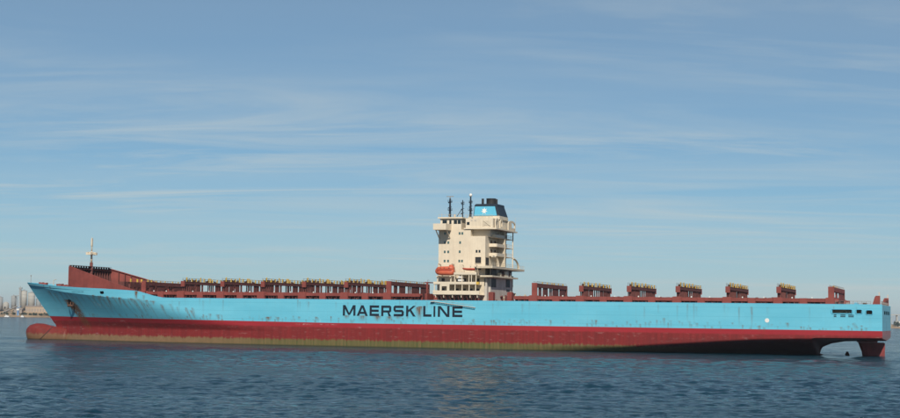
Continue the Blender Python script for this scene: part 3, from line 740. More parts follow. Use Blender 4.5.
# balconies on the after face, with parapets, doors and posts
for z in (35.25, 32.35, 29.4):
    mb = MB(); mb.box(118.0, 120.48, -1.2, 7.2, z - 0.22, z)
    arc = [(118.0 + 0.9 * (1 - math.sin(R(a))), 7.2 - 0.9 + 0.9 * (1 - math.cos(R(a))) * 0 + 0.9 * math.cos(R(a))) for a in range(0, 91, 15)]
    for p, q in zip(arc[:-1], arc[1:]): mb.add([(p[0], p[1], z), (q[0], q[1], z), (q[0], q[1], z + 0.8), (p[0], p[1], z + 0.8)], [(0, 1, 2, 3)])
    mb.box(118.9, 120.48, 7.08, 7.2, z + 0.001, z + 0.8); mb.box(118.0, 118.12, -1.2, 6.3, z + 0.001, z + 0.8); mb.build('balcony', 'cream', house)
    mb = MB(); mb.box(118.1, 120.48, -10.8, -1.8, z - 0.2, z)
    for y in np.arange(-10.7, -1.8, 1.5): mb.box(118.15, 118.22, y, y + 0.07, z, z + 1.05)
    mb.bar((118.18, -10.7, z + 1.05), (118.18, -1.9, z + 1.05), 0.07); mb.bar((118.18, -10.7, z + 0.55), (118.18, -1.9, z + 0.55), 0.05); mb.build('balcony', 'cream', house)
    for y0, y1 in ((5.6, 4.4), (1.8, 0.4), (-3.6, -4.8), (-8.0, -9.4)):
        wedge('door', 'rustm', house, (120.4, 120.49, y0, y1, z + 0.02, z + 1.9))
    mb = MB()
    for k in range(2): mb.box(118.9, 119.6, 3.2 - 8.6 * k, 2.2 - 8.6 * k, z + 0.01, z + 1.2)
    mb.build('deck_box', 'rustm', house)
wedge('balcony_divider', 'cream2', house, (118.3, 120.48, -1.6, -1.4, 26.1, 37.45))
for y, x0, z0, z1 in ((-1.5, 117.9, 26.1, 37.5), (-10.75, 118.0, 26.1, 37.5)):
    wedge('post', 'cream', house, (x0, x0 + 0.3, y - 0.15, y + 0.15, z0, z1))
# wide after deck with curved brackets at both sides
mb = MB(); mb.prism([(116.4, 16.2), (116.4, -18.4), (117.4, -19.4), (122.6, -19.4), (122.6, 16.2)], 'z', 25.1, 25.75)
ad = mb.build('after_deck_slab', 'cream2', ship)
mb = MB()
for y in np.arange(-18.2, 16, 1.9): mb.box(116.5, 116.57, y, y + 0.07, 25.76, 26.8)
for z in (26.3, 26.8): mb.bar((116.53, -18.2, z), (116.53, 16.0, z), 0.06)
mb.build('handrail', 'cream2', ad)
for yo, reach, hgt in ((8.2, -3.2, 3.3), (-11.0, -6.6, 3.3)):
    mb = MB(); prev = None
    for k in range(9):
        a = R(90 * k / 8); p = (118.2, yo + reach * math.sin(a), 25.8 + hgt * math.cos(a))
        if prev: mb.bar(prev, p, 0.55)
        prev = p
    if reach > -4: mb.box(118.1, 118.5, 8.2, 10.9, 28.7, 29.2)
    mb.build('curved_bracket', 'cream', ad)
wedge('side_opening', 'dark', house, (120.4, 120.49, 10.6, 7.6, 26.3, 28.6))
# lower after face: dark openings, crates on the crates deck, lower slab
wedge('lower_deck_slab', 'cream2', ship, (116.6, 121.9, -11.9, 15.6, 22.35, 22.85))
lw = wedge('after_wall', 'grey', ship, (118.3, 118.95, -10.9, 12.0, 14.56, 22.3), (118.6, 118.95, -10.9, 10.8, 22.9, 25.05))
for y0, y1, z0, z1 in ((11.2, 6.6, 19.3, 22.0), (11.0, 6.4, 22.95, 25.0), (-4.0, -8.2, 19.6, 22.1), (-4.6, -8.0, 18.3, 18.9), (-6.0, -10.2, 22.95, 24.9)):
    wedge('wall_opening', 'dark', lw, (118.2, 118.62, y0, y1, z0, z1))
rr = random.Random(4)
for k in range(8):
    y = 4.8 - k * 1.5; s_ = rr.uniform(0.5, 0.75)
    mb = MB(); zc = 22.87; hgt = rr.uniform(1.0, 1.9)
    mb.box(117.2, 117.2 + 1.1, y - s_, y + s_, zc, zc + hgt); mb.box(117.12, 118.38, y - s_ - 0.05, y + s_ + 0.05, zc + hgt * 0.48, zc + hgt * 0.58)
    mb.build('stores_crate', rr.choice(('rustm', 'cream2', 'grey')), ship)
# small dark door in the low port wall
wedge('low_port_wall', 'grey', ship, (119.0, 121.6, HP + 0.3, 13.6, 14.56, 22.3))
wedge('wall_opening', 'dark', ship, (119.6, 121.2, 13.55, 13.66, 19.6, 21.9)); wedge('wall_opening', 'dark', ship, (119.9, 121.0, 13.55, 13.66, 16.4, 17.4))
# galleries of the lifeboat station on the port side (and their twins to starboard)
for s in (1, -1):
    Y = lambda v: s * (20 - v)
    mb = MB()
    mb.box(119.6, 134.7, Y(0.45), Y(0.6), 16.75, 17.95)                          # lower parapet
    mb.box(119.6, 134.7, Y(0.61), Y(8.9), 16.62, 16.74)
    mb.box(133.0, 134.7, Y(0.40), Y(0.44), 17.4, 18.0)
    lg = mb.build('lower_gallery', 'cream', ship)
    mb = MB(); mb.box(120.6, 134.6, Y(0.45), Y(0.6), 19.95, 20.7); mb.box(120.6, 134.6, Y(0.61), Y(8.9), 19.8, 19.94)
    ug = mb.build('upper_gallery', 'cream', ship)
    for u in (134.3, 132.4, 130.0, 127.5, 125.2, 122.9, 120.8):
        wedge('post', 'cream', lg, (u - 0.13, u + 0.13, Y(0.62), Y(0.85), 17.9, 19.8))
    mb = MB()                                                                    # plated panel with a window between the galleries
    for bx in ((131.85, 132.3, 17.96, 19.94), (129.3, 130.15, 17.96, 19.94), (130.16, 131.84, 19.3, 19.94)): mb.box(bx[0], bx[1], Y(0.46), Y(0.58), bx[2], bx[3])
    mb.build('side_panel', 'cream', lg)
    mb = MB(); mb.box(120.5, 127.9, Y(0.5), Y(0.65), 22.95, 23.6); mb.box(120.5, 127.9, Y(0.66), Y(8.9), 22.8, 22.94); bd = mb.build('boat_deck', 'cream', ship)
    for u in (127.7, 125.3, 123.0, 122.2, 120.7):
        wedge('post', 'cream', ug, (u - 0.12, u + 0.12, Y(0.66), Y(0.9), 20.71, 22.8))
    wedge('gallery_back_wall', 'cream2', ship, (119.8, 135.4, Y(6.2), Y(6.5), 14.56, 22.75))
    if s > 0:
        for u in (133.4, 128.6, 126.3, 124.1, 121.9):
            wedge('door', 'dark', lg, (u - 0.45, u + 0.45, Y(6.1), Y(6.19), 16.76, 18.7)); wedge('door', 'dark', ug, (u - 0.5, u + 0.5, Y(6.1), Y(6.19), 19.95, 21.9))
        wedge('raft_box', 'white', ship, (125.1, 126.7, Y(0.95), Y(2.2), 20.9, 21.5), (125.2, 126.6, Y(1.0), Y(2.1), 21.9, 22.4))
        wedge('orange_box', 'yellow', ship, (119.75, 120.55, Y(0.5), Y(1.5), 19.9, 20.7))
        wedge('support_bracket', 'cream', lg, *[(u, u + 0.18, Y(0.7), Y(3.5), 15.8, 16.6) for u in (133.8, 131.2, 128.3, 125.4, 122.5, 120.2)])
        mb = MB(); rr = random.Random(8)
        for k in range(26):
            u = rr.uniform(119.8, 134); v = rr.uniform(1.2, 4); mb.box(u, u + rr.uniform(0.15, 0.6), Y(v), Y(v + 0.5), 14.57, 14.9 + rr.uniform(0.2, 1.4))
        for k in range(10):
            u = 120.5 + k * 1.4; mb.bar((u, Y(1), 14.6), (u + 0.7, Y(1), 16.5), 0.12)
        mb.build('deck_gear', 'brown', ship)
# davits that carry the lifeboat
for u in (133.6, 129.2):
    mb = MB(); mb.bar((u, 13.6, 22.4), (u, 16.0, 26.2), 0.28); mb.bar((u, 16.0, 26.2), (u, 18.1, 26.3), 0.24); mb.bar((u, 18.1, 26.3), (u, 18.1, 25.3), 0.08)
    mb.box(u - 0.25, u + 0.25, 13.4, 19.2, 22.2, 22.55); mb.box(u - 0.2, u + 0.2, 18.2, 18.6, 20.0, 22.2); mb.build('davit', 'cream2', ship)
for u in (125.9, 121.4):
    mb = MB(); mb.bar((u, 15.0, 22.95), (u, 16.2, 25.9), 0.16); mb.bar((u, 16.2, 25.9), (u, 17.8, 26.0), 0.13); mb.build('davit', 'cream2', ship)
for u in (134.9, 127.6, 126.9, 124.2):
    mb = MB(); mb.tube((u, 14.6, 22.9), (u, 14.6, 26.3), 0.07); mb.build('rope_post', 'cream2', ship)
# gangway stowed against the side
mb = MB()
for y in (20.12, 20.75): mb.bar((134.4, y, 14.55), (120.5, y, 12.75), 0.15); mb.bar((134.2, y, 15.2), (121.2, y, 13.45), 0.03)
for k in range(30):
    q = k / 29; mb.bar((134.3 - 13.6 * q, 20.1, 14.53 - 1.78 * q), (134.3 - 13.6 * q, 20.77, 14.53 - 1.78 * q), 0.16)
mb.box(133.9, 135.1, 20.02, 20.9, 14.4, 14.58)
mb.build('gangway', 'grey', ship)

# ---- funnel
def fun(z, u0, u1, y0, y1): return [(u0, y0, z), (u1, y0, z), (u1, y1, z), (u0, y1, z)]
mb = MB(); mb.loft([fun(40.97, 117.9, 126.9, -4.6, 4.6), fun(42.1, 118.0, 126.8, -4.5, 4.5)]); fn = mb.build('funnel', 'cream2', ship)
FY = 4.45
mb = MB(); mb.loft([fun(42.12, 118.0, 126.8, -4.4, 4.4), fun(45.45, 119.1, 126.6, -3.9, 3.9)]); fb = mb.build('casing', 'navy', fn)
mb = MB(); mb.loft([[(118.9, 4.36, 42.2), (126.6, 4.36, 42.2), (126.4, 3.95, 45.2), (119.75, 3.95, 45.2)], [(118.9, 4.5, 42.2), (126.6, 4.5, 42.2), (126.4, 4.05, 45.2), (119.75, 4.05, 45.2)]]); mb.build('blue_panel', 'blue', fb)
mb = MB(); mb.loft([fun(45.47, 119.0, 126.7, -4.0, 4.0), fun(46.0, 119.2, 126.2, -3.9, 3.9), fun(46.05, 119.6, 126.0, -3.6, 3.6)]); mb.build('funnel_cap', 'navy', fn)
for u, y, r_, z in ((122.3, 0.0, 1.55, 47.9), (124.6, 1.6, 0.38, 47.8), (120.1, 1.2, 0.36, 47.6), (121.6, -2.2, 0.6, 47.4), (123.6, -2.2, 0.4, 47.5)):
    mb = MB(); mb.tube((u, y, 46.0), (u, y, z), r_, None, 16); mb.tube((u, y, z), (u, y, z + 0.08), r_ * 1.06, None, 16); mb.build('exhaust_pipe', 'dark', fn)
cx, cz = 123.2, 43.75                              # seven-pointed star
tilt = (4.28 - 4.03) / 3.0
pts = []
for k in range(14):
    r_ = 1.12 if k % 2 == 0 else 0.50; a = R(90 + 360 * k / 14); pts.append((cx + r_ * math.cos(a), cz + r_ * math.sin(a)))
mb = MB(); vs = [(p, 4.56 - (q - 42.2) * 0.15, q) for p, q in pts] + [(p, 4.50 - (q - 42.2) * 0.15, q) for p, q in pts]
vs.append((cx, 4.56 - (cz - 42.2) * 0.15, cz))
mb.add(vs, [(k, (k + 1) % 14, 28) for k in range(14)] + [(k, (k + 1) % 14, 14 + (k + 1) % 14, 14 + k) for k in range(14)]); mb.build('star_emblem', 'white', fb)
mb = MB()
for y in (HP - 0.4,):
    for u in np.arange(118.4, 127.3, 1.1): mb.box(u, u + 0.06, y, y + 0.06, 40.96, 42.0)
    for z in (41.5, 42.0): mb.bar((118.4, y, z), (127.2, y, z), 0.05)
mb.build('handrail', 'cream2', ud)
# ---- masts over the wheelhouse
def mast(u, y, z0, z1, r_, plats, dome=False, arm=0.0, stay=None):
    mb = MB(); mb.tube((u, y, z0), (u, y, z1), r_, r_ * 0.6, 10); o = mb.build('signal_mast', 'navy', ship)
    for z, w in plats:
        mb = MB(); mb.box(u - w, u + w, y - w, y + w, z, z + 0.14)
        for a, c in ((-w, -w), (w, -w), (w, w), (-w, w)): mb.box(u + a - 0.04, u + a + 0.04, y + c - 0.04, y + c + 0.04, z + 0.14, z + 0.8)
        mb.build('platform', 'navy', o)
    if dome:
        mb = MB(); rings = [[(u + 0.55 * math.sin(R(a)) * math.cos(R(b_)), y + 0.55 * math.sin(R(a)) * math.sin(R(b_)), z1 + 0.45 - 0.55 * math.cos(R(a))) for b_ in range(0, 360, 30)] for a in (5, 30, 60, 90, 120, 150, 175)]
        mb.loft(rings); mb.build('antenna_dome', 'white', o, True)
    if arm:
        mb = MB(); mb.tube((u, y, z1), (u, y, z1 + 0.5), 0.16); mb.box(u - arm, u + arm, y - 0.12, y + 0.12, z1 + 0.5, z1 + 0.72); mb.build('radar_scanner', 'steel', o)
    if stay:
        mb = MB(); mb.bar((u, y, z1 - 2.6), stay, 0.16); mb.build('stay', 'navy', o)
    mb = MB(); mb.box(u - r_ * 1.6, u + r_ * 1.6, y - r_ * 1.6, y + r_ * 1.6, z0 - 0.05, z0 + 0.5); mb.build('mast_foot', 'cream2', o)
    rr = random.Random(int(u * 10)); mb = MB()
    for k in range(3):
        z = z0 + 0.8 + k * (z1 - z0 - 1) / 3 + rr.uniform(0, 0.8); mb.box(u + 0.1, u + rr.uniform(0.4, 0.6), y - 0.15, y + 0.15, z, z + 0.35); mb.box(u - 0.6, u - 0.15, y, y + 0.12, z + 0.4, z + 0.55)
    mb.build('fittings', 'navy', o)
    return o
mast(136.0 - 0.4, 2.0, 41.4, 48.1, 0.42, ((44.2, 0.6), (46.8, 0.55)), arm=1.2)
mast(131.3, 2.0, 41.4, 47.5, 0.24, ((46.0, 0.4),), stay=(133.2, 2.0, 42.2))
mast(128.6, 2.0, 41.4, 48.6, 0.40, ((44.0, 0.6), (46.5, 0.5)), dome=True)
for u, y in ((135.2, HP), (134.0, 7.0), (129.2, 5.0), (117.0, 9.0), (116.2, -7.0)):
    mb = MB(); mb.tube((u, y, 41.36 if u > 128 else 37.9), (u, y, 42.7 if u > 128 else 42.2), 0.05, 0.03, 6); mb.build('whip_antenna', 'cream2', ship)
mb = MB()
for y in (HP + 0.55,):
    for u in np.arange(128.2, 136.2, 1.1): mb.box(u, u + 0.05, y, y + 0.05, 41.36, 42.2)
    mb.bar((128.2, y, 42.2), (136.1, y, 42.2), 0.05)
mb.build('handrail', 'cream2', wh)
mb = MB(); mb.tube((132.9, 5.0, 41.36), (132.9, 5.0, 42.6), 0.3, 0.35, 8); mb.build('compass_binnacle', 'cream2', wh)

# ---- forecastle: breakwater, foremast, gear
def bw_side(s):
    mb = MB(); us_ = np.linspace(271, 240.5, 22); pts = []
    for u in us_:
        bh = deck_half(u) - 0.45; zt_ = np.interp(u, [240.5, 271], [17.2, 25.8]); zb = float(zdk(u)) - 0.75
        pts.append((u, s * bh, zb, max(zt_, zb + 0.1)))
    vs = []
    for u, y, zb, zt_ in pts: vs += [(u, y, zb), (u, y, zt_), (u, y - s * 0.12, zb), (u, y - s * 0.12, zt_)]
    fs = []
    for k in range(len(pts) - 1):
        a = 4 * k; c = a + 4; fs += [(a, a + 1, c + 1, c), (a + 2, a + 3, c + 3, c + 2), (a + 1, a + 3, c + 3, c + 1)]
    mb.add(vs, fs); return mb
bwp = bw_side(1).build('breakwater', 'red', ship)
bws = bw_side(-1).build('breakwater_side', 'red', bwp)
hb = deck_half(271) - 0.45
mb = MB(); mb.box(270.95, 271.1, -hb, hb, 17.2, 25.35); mb.build('front_plate', 'red', bwp)
for k in range(16):                                    # stiffeners on the after side of the front plate
    y = -hb + 0.6 + k * (2 * hb - 1.2) / 15
    mb = MB(); mb.prism([(270.94, 17.3), (269.0, 17.3), (270.2, 25.0), (270.3, 25.84), (270.94, 25.84)], 'y', y - 0.07, y + 0.07); mb.build('stiffener', 'brown', bwp)
mb = MB()
for z in (24.7, 25.85): mb.box(269.7, 270.94, -hb, hb, z, z + 0.12)
mb.build('stringer', 'brown', bwp)
for s in (-1, 1):
    for u in np.arange(243, 269, 2.2):
        y = s * (deck_half(u) - 0.6); zt_ = np.interp(u, [240.5, 271], [17.2, 25.8]) - 0.05
        wedge('stiffener', 'brown', bwp, (u, u + 0.14, y, y - s * 0.55, 16.6, zt_))
    mb = MB()
    pr = None
    for u in np.linspace(241, 270, 14):
        p = (u, s * (deck_half(u) - 0.9), float(np.interp(u, [240.5, 271], [17.2, 25.8])) - 0.2)
        if pr: mb.bar(pr, p, 0.3)
        pr = p
    mb.build('top_rail', 'red', bwp)
for y in (-11, -8.6, -4.2, -1.4, 3.0):                 # lashing gear forward of the first bay
    mb = MB(); mb.box(252.0, 252.5, y - 0.2, y + 0.2, 17.0, 21.6); mb.build('cell_guide_post', 'yellow', ship)
mb = MB(); mb.box(249.5, 251.4, -16, 12, 16.6, 20.4)
for y in np.arange(-15.5, 12, 2.1): mb.box(249.3, 249.49, y, y + 0.25, 16.6, 20.4)
mb.build('forward_bulkhead', 'brown', ship)
mb = MB(); mb.box(244.2, 245.0, -17.5, 16.5, 18.4, 19.5)
for y in np.arange(-17, 16.8, 3.0): mb.box(244.3, 244.7, y, y + 0.5, 16.5, 18.4)
mb.build('forward_girder', 'brown', ship)
fm = MB(); fm.tube((270.2, 0, 17.4), (270.2, 0, 27.3), 0.62, 0.55, 12); fm = fm.build('foremast', 'brown', ship, True)
mb = MB(); mb.tube((270.2, 0, 27.3), (270.2, 0, 31.2), 0.38, 0.32, 12); mb.tube((270.2, 0, 31.2), (270.2, 0, 35.4), 0.26, 0.16, 12); mb.build('upper_pole', 'cream', fm, True)
mb = MB(); mb.box(269.3, 271.1, -1.6, 1.6, 30.0, 30.25); mb.box(269.2, 271.2, -2.1, -1.2, 30.0, 30.9); mb.box(269.2, 271.2, 1.2, 2.1, 30.0, 30.9); mb.bar((270.2, -2.4, 30.9), (270.2, 2.4, 30.9), 0.16); mb.bar((268.6, 0, 30.6), (271.9, 0, 30.6), 0.2); mb.build('platform', 'cream', fm)
mb = MB(); mb.bar((270.2, -0.7, 33.2), (270.2, 0.7, 33.2), 0.14); mb.box(269.95, 270.45, -0.25, 0.25, 33.0, 35.9); mb.tube((270.2, 0, 35.9), (270.2, 0, 36.4), 0.06); mb.build('mast_light', 'cream2', fm)
mb = MB(); mb.tube((295.0, 0, 19.2), (295.0, 0, 22.4), 0.10, 0.06); mb.box(294.8, 295.2, -0.1, 0.1, 22.4, 22.75); mb.build('jackstaff', 'steel', ship)
mb = MB(); mb.tube((283.5, 3.0, 18.4), (283.5, 3.0, 20.9), 0.12, 0.10); mb.bar((283.5, 3.0, 20.9), (282.3, 3.0, 21.2), 0.14); mb.build('fairlead_post', 'cream2', ship)
rr = random.Random(2)
for u, y in ((288.6, 2.8), (286.6, 3.4), (283.0, -1.0), (281.2, 3.0), (278.4, 6.6), (276.6, 6.4), (274.0, 8.6)):
    mb = MB(); zb = float(zdk(u)) - 0.75
    mb.tube((u - 0.6, y, zb + 0.9), (u + 0.6, y, zb + 0.9), 0.45, None, 10); mb.box(u - 0.8, u - 0.62, y - 0.5, y + 0.5, zb, zb + 1.4); mb.box(u + 0.62, u + 0.8, y - 0.5, y + 0.5, zb, zb + 1.4)
    mb.build('mooring_winch', 'red', ship)

# ---- poop: fins, rails
for s in (1, -1):
    mb = MB(); mb.prism([(2.75, 14.56), (0.55, 14.56), (0.55, 17.35), (1.75, 17.35), (2.05, 16.9)], 'y', s * 19.5, s * 19.9); mb.box(0.6, 1.0, s * 18.6, s * 19.48, 14.56, 16.6)
    mb.build('bulwark_fin', 'red', ship)
    mb = MB(); mb.box(0.62, 0.98, s * 19.5, s * 19.85, 17.36, 18.35); mb.build('stern_light_post', 'grey', ship)
mb = MB(); mb.box(0.6, 1.2, -19.4, -13.0, 16.2, 16.7); mb.box(0.6, 1.1, -13.5, -13.1, 14.56, 17.0); mb.bar((0.8, -19.3, 14.6), (0.8, -13.6, 16.2), 0.3); mb.box(1.3, 1.5, -19.3, -14, 14.56, 15.4); mb.build('stern_gantry', 'brown', ship)
mb = MB()
for u in np.arange(3.1, 13, 1.2): mb.box(u, u + 0.07, 19.6, 19.67, 14.56, 15.75)
for z in (15.2, 15.75): mb.bar((3.1, 19.63, z), (13.0, 19.63, z), 0.06)
for y in np.arange(-12, 19, 1.5): mb.box(0.3, 0.37, y, y + 0.07, 14.56, 15.75)
for z in (15.2, 15.75): mb.bar((0.33, -12, z), (0.33, 19, z), 0.06)
mb.build('stern_handrail', 'steel', ship)
for u, y, m_ in ((9.6, 17.5, 'steel'), (7.4, 16.0, 'blue'), (5.2, 14.0, 'rustm')):
    mb = MB(); mb.tube((u - 0.4, y, 15.0), (u + 0.5, y, 15.0), 0.42, None, 10); mb.box(u - 0.6, u - 0.42, y - 0.5, y + 0.5, 14.56, 15.4); mb.build('mooring_winch', m_, ship)

# ------------------------------------------------------------------ boats on the davits (things of their own)
def ship_pt(u, y, z):
    return ship.matrix_basis @ Vector((u, y, z))
def ellip(u, yw, z0, z1, n=16, pw=0.75):
    c, h = 0.5 * (z0 + z1), 0.5 * (z1 - z0); out = []
    for i in range(n):
        a = 2 * math.pi * i / n; ca, sa = math.cos(a), math.sin(a)
        out.append((u, math.copysign(abs(ca) ** pw, ca) * yw, c + math.copysign(abs(sa) ** pw, sa) * h))
    return out
RZ = math.pi - TH
lb = empty('lifeboat', ship_pt(131.4, 18.0, 22.62), RZ)
lb.scale = (1, 1, 1.12)
tag(lb, 'orange enclosed lifeboat hanging on davits beside the cream accommodation block', 'lifeboat', None)
mb = MB(); mb.loft([ellip(u, w, a, c) for u, w, a, c in ((3.15, 0.15, 1.3, 1.6), (2.95, 0.65, 0.8, 1.75), (2.4, 1.15, 0.3, 1.75), (1.0, 1.4, 0.05, 1.75), (-1.5, 1.4, 0.05, 1.75), (-2.6, 1.2, 0.15, 1.75), (-3.0, 0.95, 0.4, 1.75), (-3.1, 0.6, 0.8, 1.6))]); mb.build('hull', 'orange', lb, True)
mb = MB(); mb.loft([ellip(u, w, a, c) for u, w, a, c in ((2.8, 0.5, 1.5, 1.95), (2.3, 0.95, 1.4, 2.4), (1.2, 1.2, 1.4, 2.55), (-1.2, 1.2, 1.4, 2.6), (-2.2, 1.15, 1.4, 2.75), (-2.9, 0.9, 1.4, 2.6), (-3.02, 0.7, 1.5, 2.3))])
mb.build('canopy', 'orange', lb, True)
mb = MB(); mb.loft([ellip(u, w, a, c) for u, w, a, c in ((-1.5, 0.45, 2.3, 2.85), (-1.65, 0.6, 2.3, 3.05), (-2.5, 0.6, 2.3, 3.05), (-2.65, 0.45, 2.3, 2.85))]); mb.build('conning_hood', 'orange', lb, True)
wedge('rubbing_strake', 'rescue', lb, (-2.7, 2.3, 1.36, 1.46, 1.42, 1.56))
for x in (0.9, -0.3, -1.9): wedge('window', 'glass', lb, (x, x + 0.3, 1.12, 1.24, 2.0, 2.2))
rb = empty('rescue_boat', ship_pt(123.5, 18.0, 24.2), RZ)
tag(rb, 'small red open rescue boat on the deck behind the larger lifeboat', 'rescue boat')
mb = MB()
def openring(u, w, z0, z1): return [(u, w, z1), (u, w * 0.85, 0.4 * z1 + 0.6 * z0), (u, 0.25 * w, z0), (u, -0.25 * w, z0), (u, -w * 0.85, 0.4 * z1 + 0.6 * z0), (u, -w, z1), (u, -w * 0.75, z1 - 0.06), (u, -w * 0.5, z0 + 0.25), (u, w * 0.5, z0 + 0.25), (u, w * 0.75, z1 - 0.06)]
mb.loft([openring(u, w, a, c) for u, w, a, c in ((2.1, 0.06, 0.55, 0.85), (1.6, 0.5, 0.25, 0.82), (0.6, 0.85, 0.05, 0.75), (-1.2, 0.9, 0.0, 0.75), (-1.95, 0.8, 0.1, 0.78))]); mb.build('hull', 'rescue', rb, True)
wedge('thwart', 'orange', rb, (-0.3, 0.1, -0.6, 0.6, 0.5, 0.56), (-1.2, -0.8, -0.6, 0.6, 0.5, 0.56))
mb = MB(); mb.tube((-0.5, 0, 0.5), (-0.5, 0, 1.35), 0.05); mb.bar((-0.5, -0.5, 1.35), (-0.5, 0.5, 1.35), 0.08); mb.build('lifting_frame', 'steel', rb)
wedge('outboard_engine', 'dark', rb, (-2.3, -2.0, -0.22, 0.22, 0.3, 1.15))

# ------------------------------------------------------------------ far shores
M['conc'] = paint('far_concrete', (0.40, 0.385, 0.34), 0.8, 0.12, 0.0, 0.5, 0.08)
M['conc2'] = paint('far_dark_concrete', (0.30, 0.31, 0.30), 0.8, 0.15, 0.0, 0.4, 0.08)
M['sand'] = paint('far_sand', (0.36, 0.25, 0.145), 0.9, 0.25, 0.0, 0.0, 0.03)
M['tanwall'] = paint('far_tan_wall', (0.42, 0.32, 0.22), 0.8, 0.1, 0.0, 0.3, 0.05)
M['far_roof'] = paint('far_roof', (0.30, 0.25, 0.21), 0.8, 0.1)
M['tree'] = paint('far_tree', (0.035, 0.055, 0.03), 0.9, 0.4, 0, 0, 0.2)
M['rock'] = paint('far_rock', (0.12, 0.11, 0.10), 0.9, 0.3, 0, 0, 0.1)
M['pblue'] = paint('far_blue_paint', (0.10, 0.22, 0.40), 0.6, 0.1)
def shore(name, x0, x1, yd, depth, prof, seed):
    """a low coast: prof gives the height behind the beach along x"""
    nx, ny = 120, 26; rs = np.random.default_rng(seed)
    xs = np.linspace(x0, x1, nx); ts = np.linspace(0, 1, ny)
    Xg, Tg = np.meshgrid(xs, ts, indexing='ij')
    wig = 8 * np.sin(Xg * 0.035 + seed) + 5 * np.sin(Xg * 0.11)
    Yg = yd + wig + Tg * depth
    Hh = np.interp(Xg, prof[0], prof[1])
    prf = np.interp(Tg, [0, 0.02, 0.06, 0.16, 0.20, 0.34, 0.42, 0.8, 1.0], [-0.1, 0.10, 0.16, 0.24, 0.42, 0.60, 1.0, 1.0, 0.6])
    Zg = Hh * prf + rs.normal(0, 0.35, Xg.shape) * np.clip(Tg * 8, 0, 1) * np.clip(Hh / 10, 0, 1)
    edge = np.clip(np.minimum(Xg - x0, x1 - Xg) / 30, 0, 1); Zg = Zg * edge - (1 - edge) * 2.0
    V = np.stack([Xg, Yg, Zg], -1).reshape(-1, 3)
    i, j = np.meshgrid(np.arange(nx - 1), np.arange(ny - 1), indexing='ij'); a = (i * ny + j).ravel()
    me = np_mesh(name, V, np.stack([a, a + ny, a + ny + 1, a + 1], -1)); me.materials.append(M['sand'])
    return tag(link(name, me), kind='structure')
shore('shore', -1250, -560, 2945, 420, ([-1250, -880, -840, -800, -760, -690, -560], [14, 17, 21, 23, 22, 16, 4]), 3)
shore('shore', 860, 1500, 3180, 400, ([860, 930, 960, 1100, 1500], [4, 7, 8, 9, 8]), 5)

def far(x, y, z): return (x * y / 2960.0, y, z)      # x as read at 2960 m
def silo(x, y, z0, z1, r_, lab, mat='conc', cone=0.12):
    o = MB(); n = 24
    ring = lambda z, q: [(q * r_ * math.cos(2 * math.pi * i / n), q * r_ * math.sin(2 * math.pi * i / n), z) for i in range(n)]
    h = z1 - z0
    o.loft([ring(-3, 1), ring(h, 1)]); root = empty('storage_silo', far(x, y, z0))
    o.build('shell', mat, root, True)
    mb = MB(); mb.loft([ring(h, 1.03), ring(h + 0.5, 1.03), ring(h + r_ * 2 * cone, 0.3), ring(h + r_ * 2 * cone + 1.6, 0.22)]); mb.build('roof', 'conc2', root)
    mb = MB()
    for q in (0.25, 0.5, 0.75): mb.loft([ring(h * q, 1.012), ring(h * q + 0.5, 1.012)])
    mb.build('band', 'conc2', root)
    tag(root, lab, 'silo', 'storage silos on the far shore'); return root
silo(-823.2, 3080, 21, 52.2, 6.3, 'tallest pale concrete silo right beside the thin lift tower on the far shore')
silo(-808.4, 3080, 21, 48.4, 6.8, 'broad pale silo behind the long tan warehouse, second from the lift tower')
silo(-794.5, 3095, 21, 36.2, 5.0, 'low grey silo half hidden behind the ship bow flare', 'conc2')
silo(-783.5, 3100, 21, 32.5, 4.0, 'smallest grey silo at the end of the row by the ship bow', 'conc2')
silo(-842.8, 3080, 19, 41.6, 4.9, 'lone slim grey silo joined to the lift tower by a conveyor bridge', 'conc2')
silo(-868.5, 3090, 17, 38.6, 4.9, 'dark silo next to the domed shed on the far shore', 'conc2')
silo(-878.5, 3090, 17, 38.0, 4.6, 'dark silo outermost in the row, away from the domed shed', 'conc2')
lt = empty('lift_tower', far(-830.6, 3072, 20)); tag(lt, 'thin tall dark lift tower standing against the tallest silo', 'tower')
wedge('tower_shaft', 'conc2', lt, (-1.7, 1.7, -1.7, 1.7, -2, 36)); wedge('head_house', 'conc2', lt, (-2.3, 3.6, -2.2, 2.2, 36.01, 39.0)); wedge('mast_top', 'steel', lt, (-0.3, 0.3, -0.3, 0.3, 39.01, 42.0))
cg = empty('conveyor_bridge', far(-836.5, 3075, 41)); tag(cg, 'thin conveyor bridge from slim silo to lift tower', 'conveyor')
wedge('gallery', 'conc2', cg, (-4.0, 4.2, -1.2, 1.2, 0.6, 2.0)); wedge('trestle', 'steel', cg, (-0.4, 0.4, -0.8, 0.8, -22, 0.6))
dm = empty('domed_shed', far(-857.5, 3060, 16)); tag(dm, 'low grey domed shed beside the dark silos on far shore', 'shed')
mb = MB(); n = 20
mb.loft([[(6.2 * q * math.cos(2 * math.pi * i / n), 6.2 * q * math.sin(2 * math.pi * i / n), z) for i in range(n)] for q, z in ((1, -3), (1, 8), (0.93, 10.2), (0.72, 12.4), (0.4, 13.6), (0.08, 14.0))]); mb.build('dome', 'conc', dm, True)
wedge('door', 'dark', dm, (-1.5, 1.5, -6.4, -6.1, 0, 4))
ic = empty('inclined_conveyor', far(-853, 3000, 6)); tag(ic, 'sloping conveyor gantry climbing from the quay toward the silos', 'conveyor')
mb = MB(); mb.bar((-10, 0, 2), (12, 20, 15), 2.2); mb.build('belt_gallery', 'steel', ic)
for q in (0.2, 0.5, 0.8):
    x, y, z = -10 + 22 * q, 20 * q, 2 + 13 * q; wedge('trestle', 'steel', ic, (x - 0.5, x + 0.5, y - 0.5, y + 0.5, -6, z - 1))
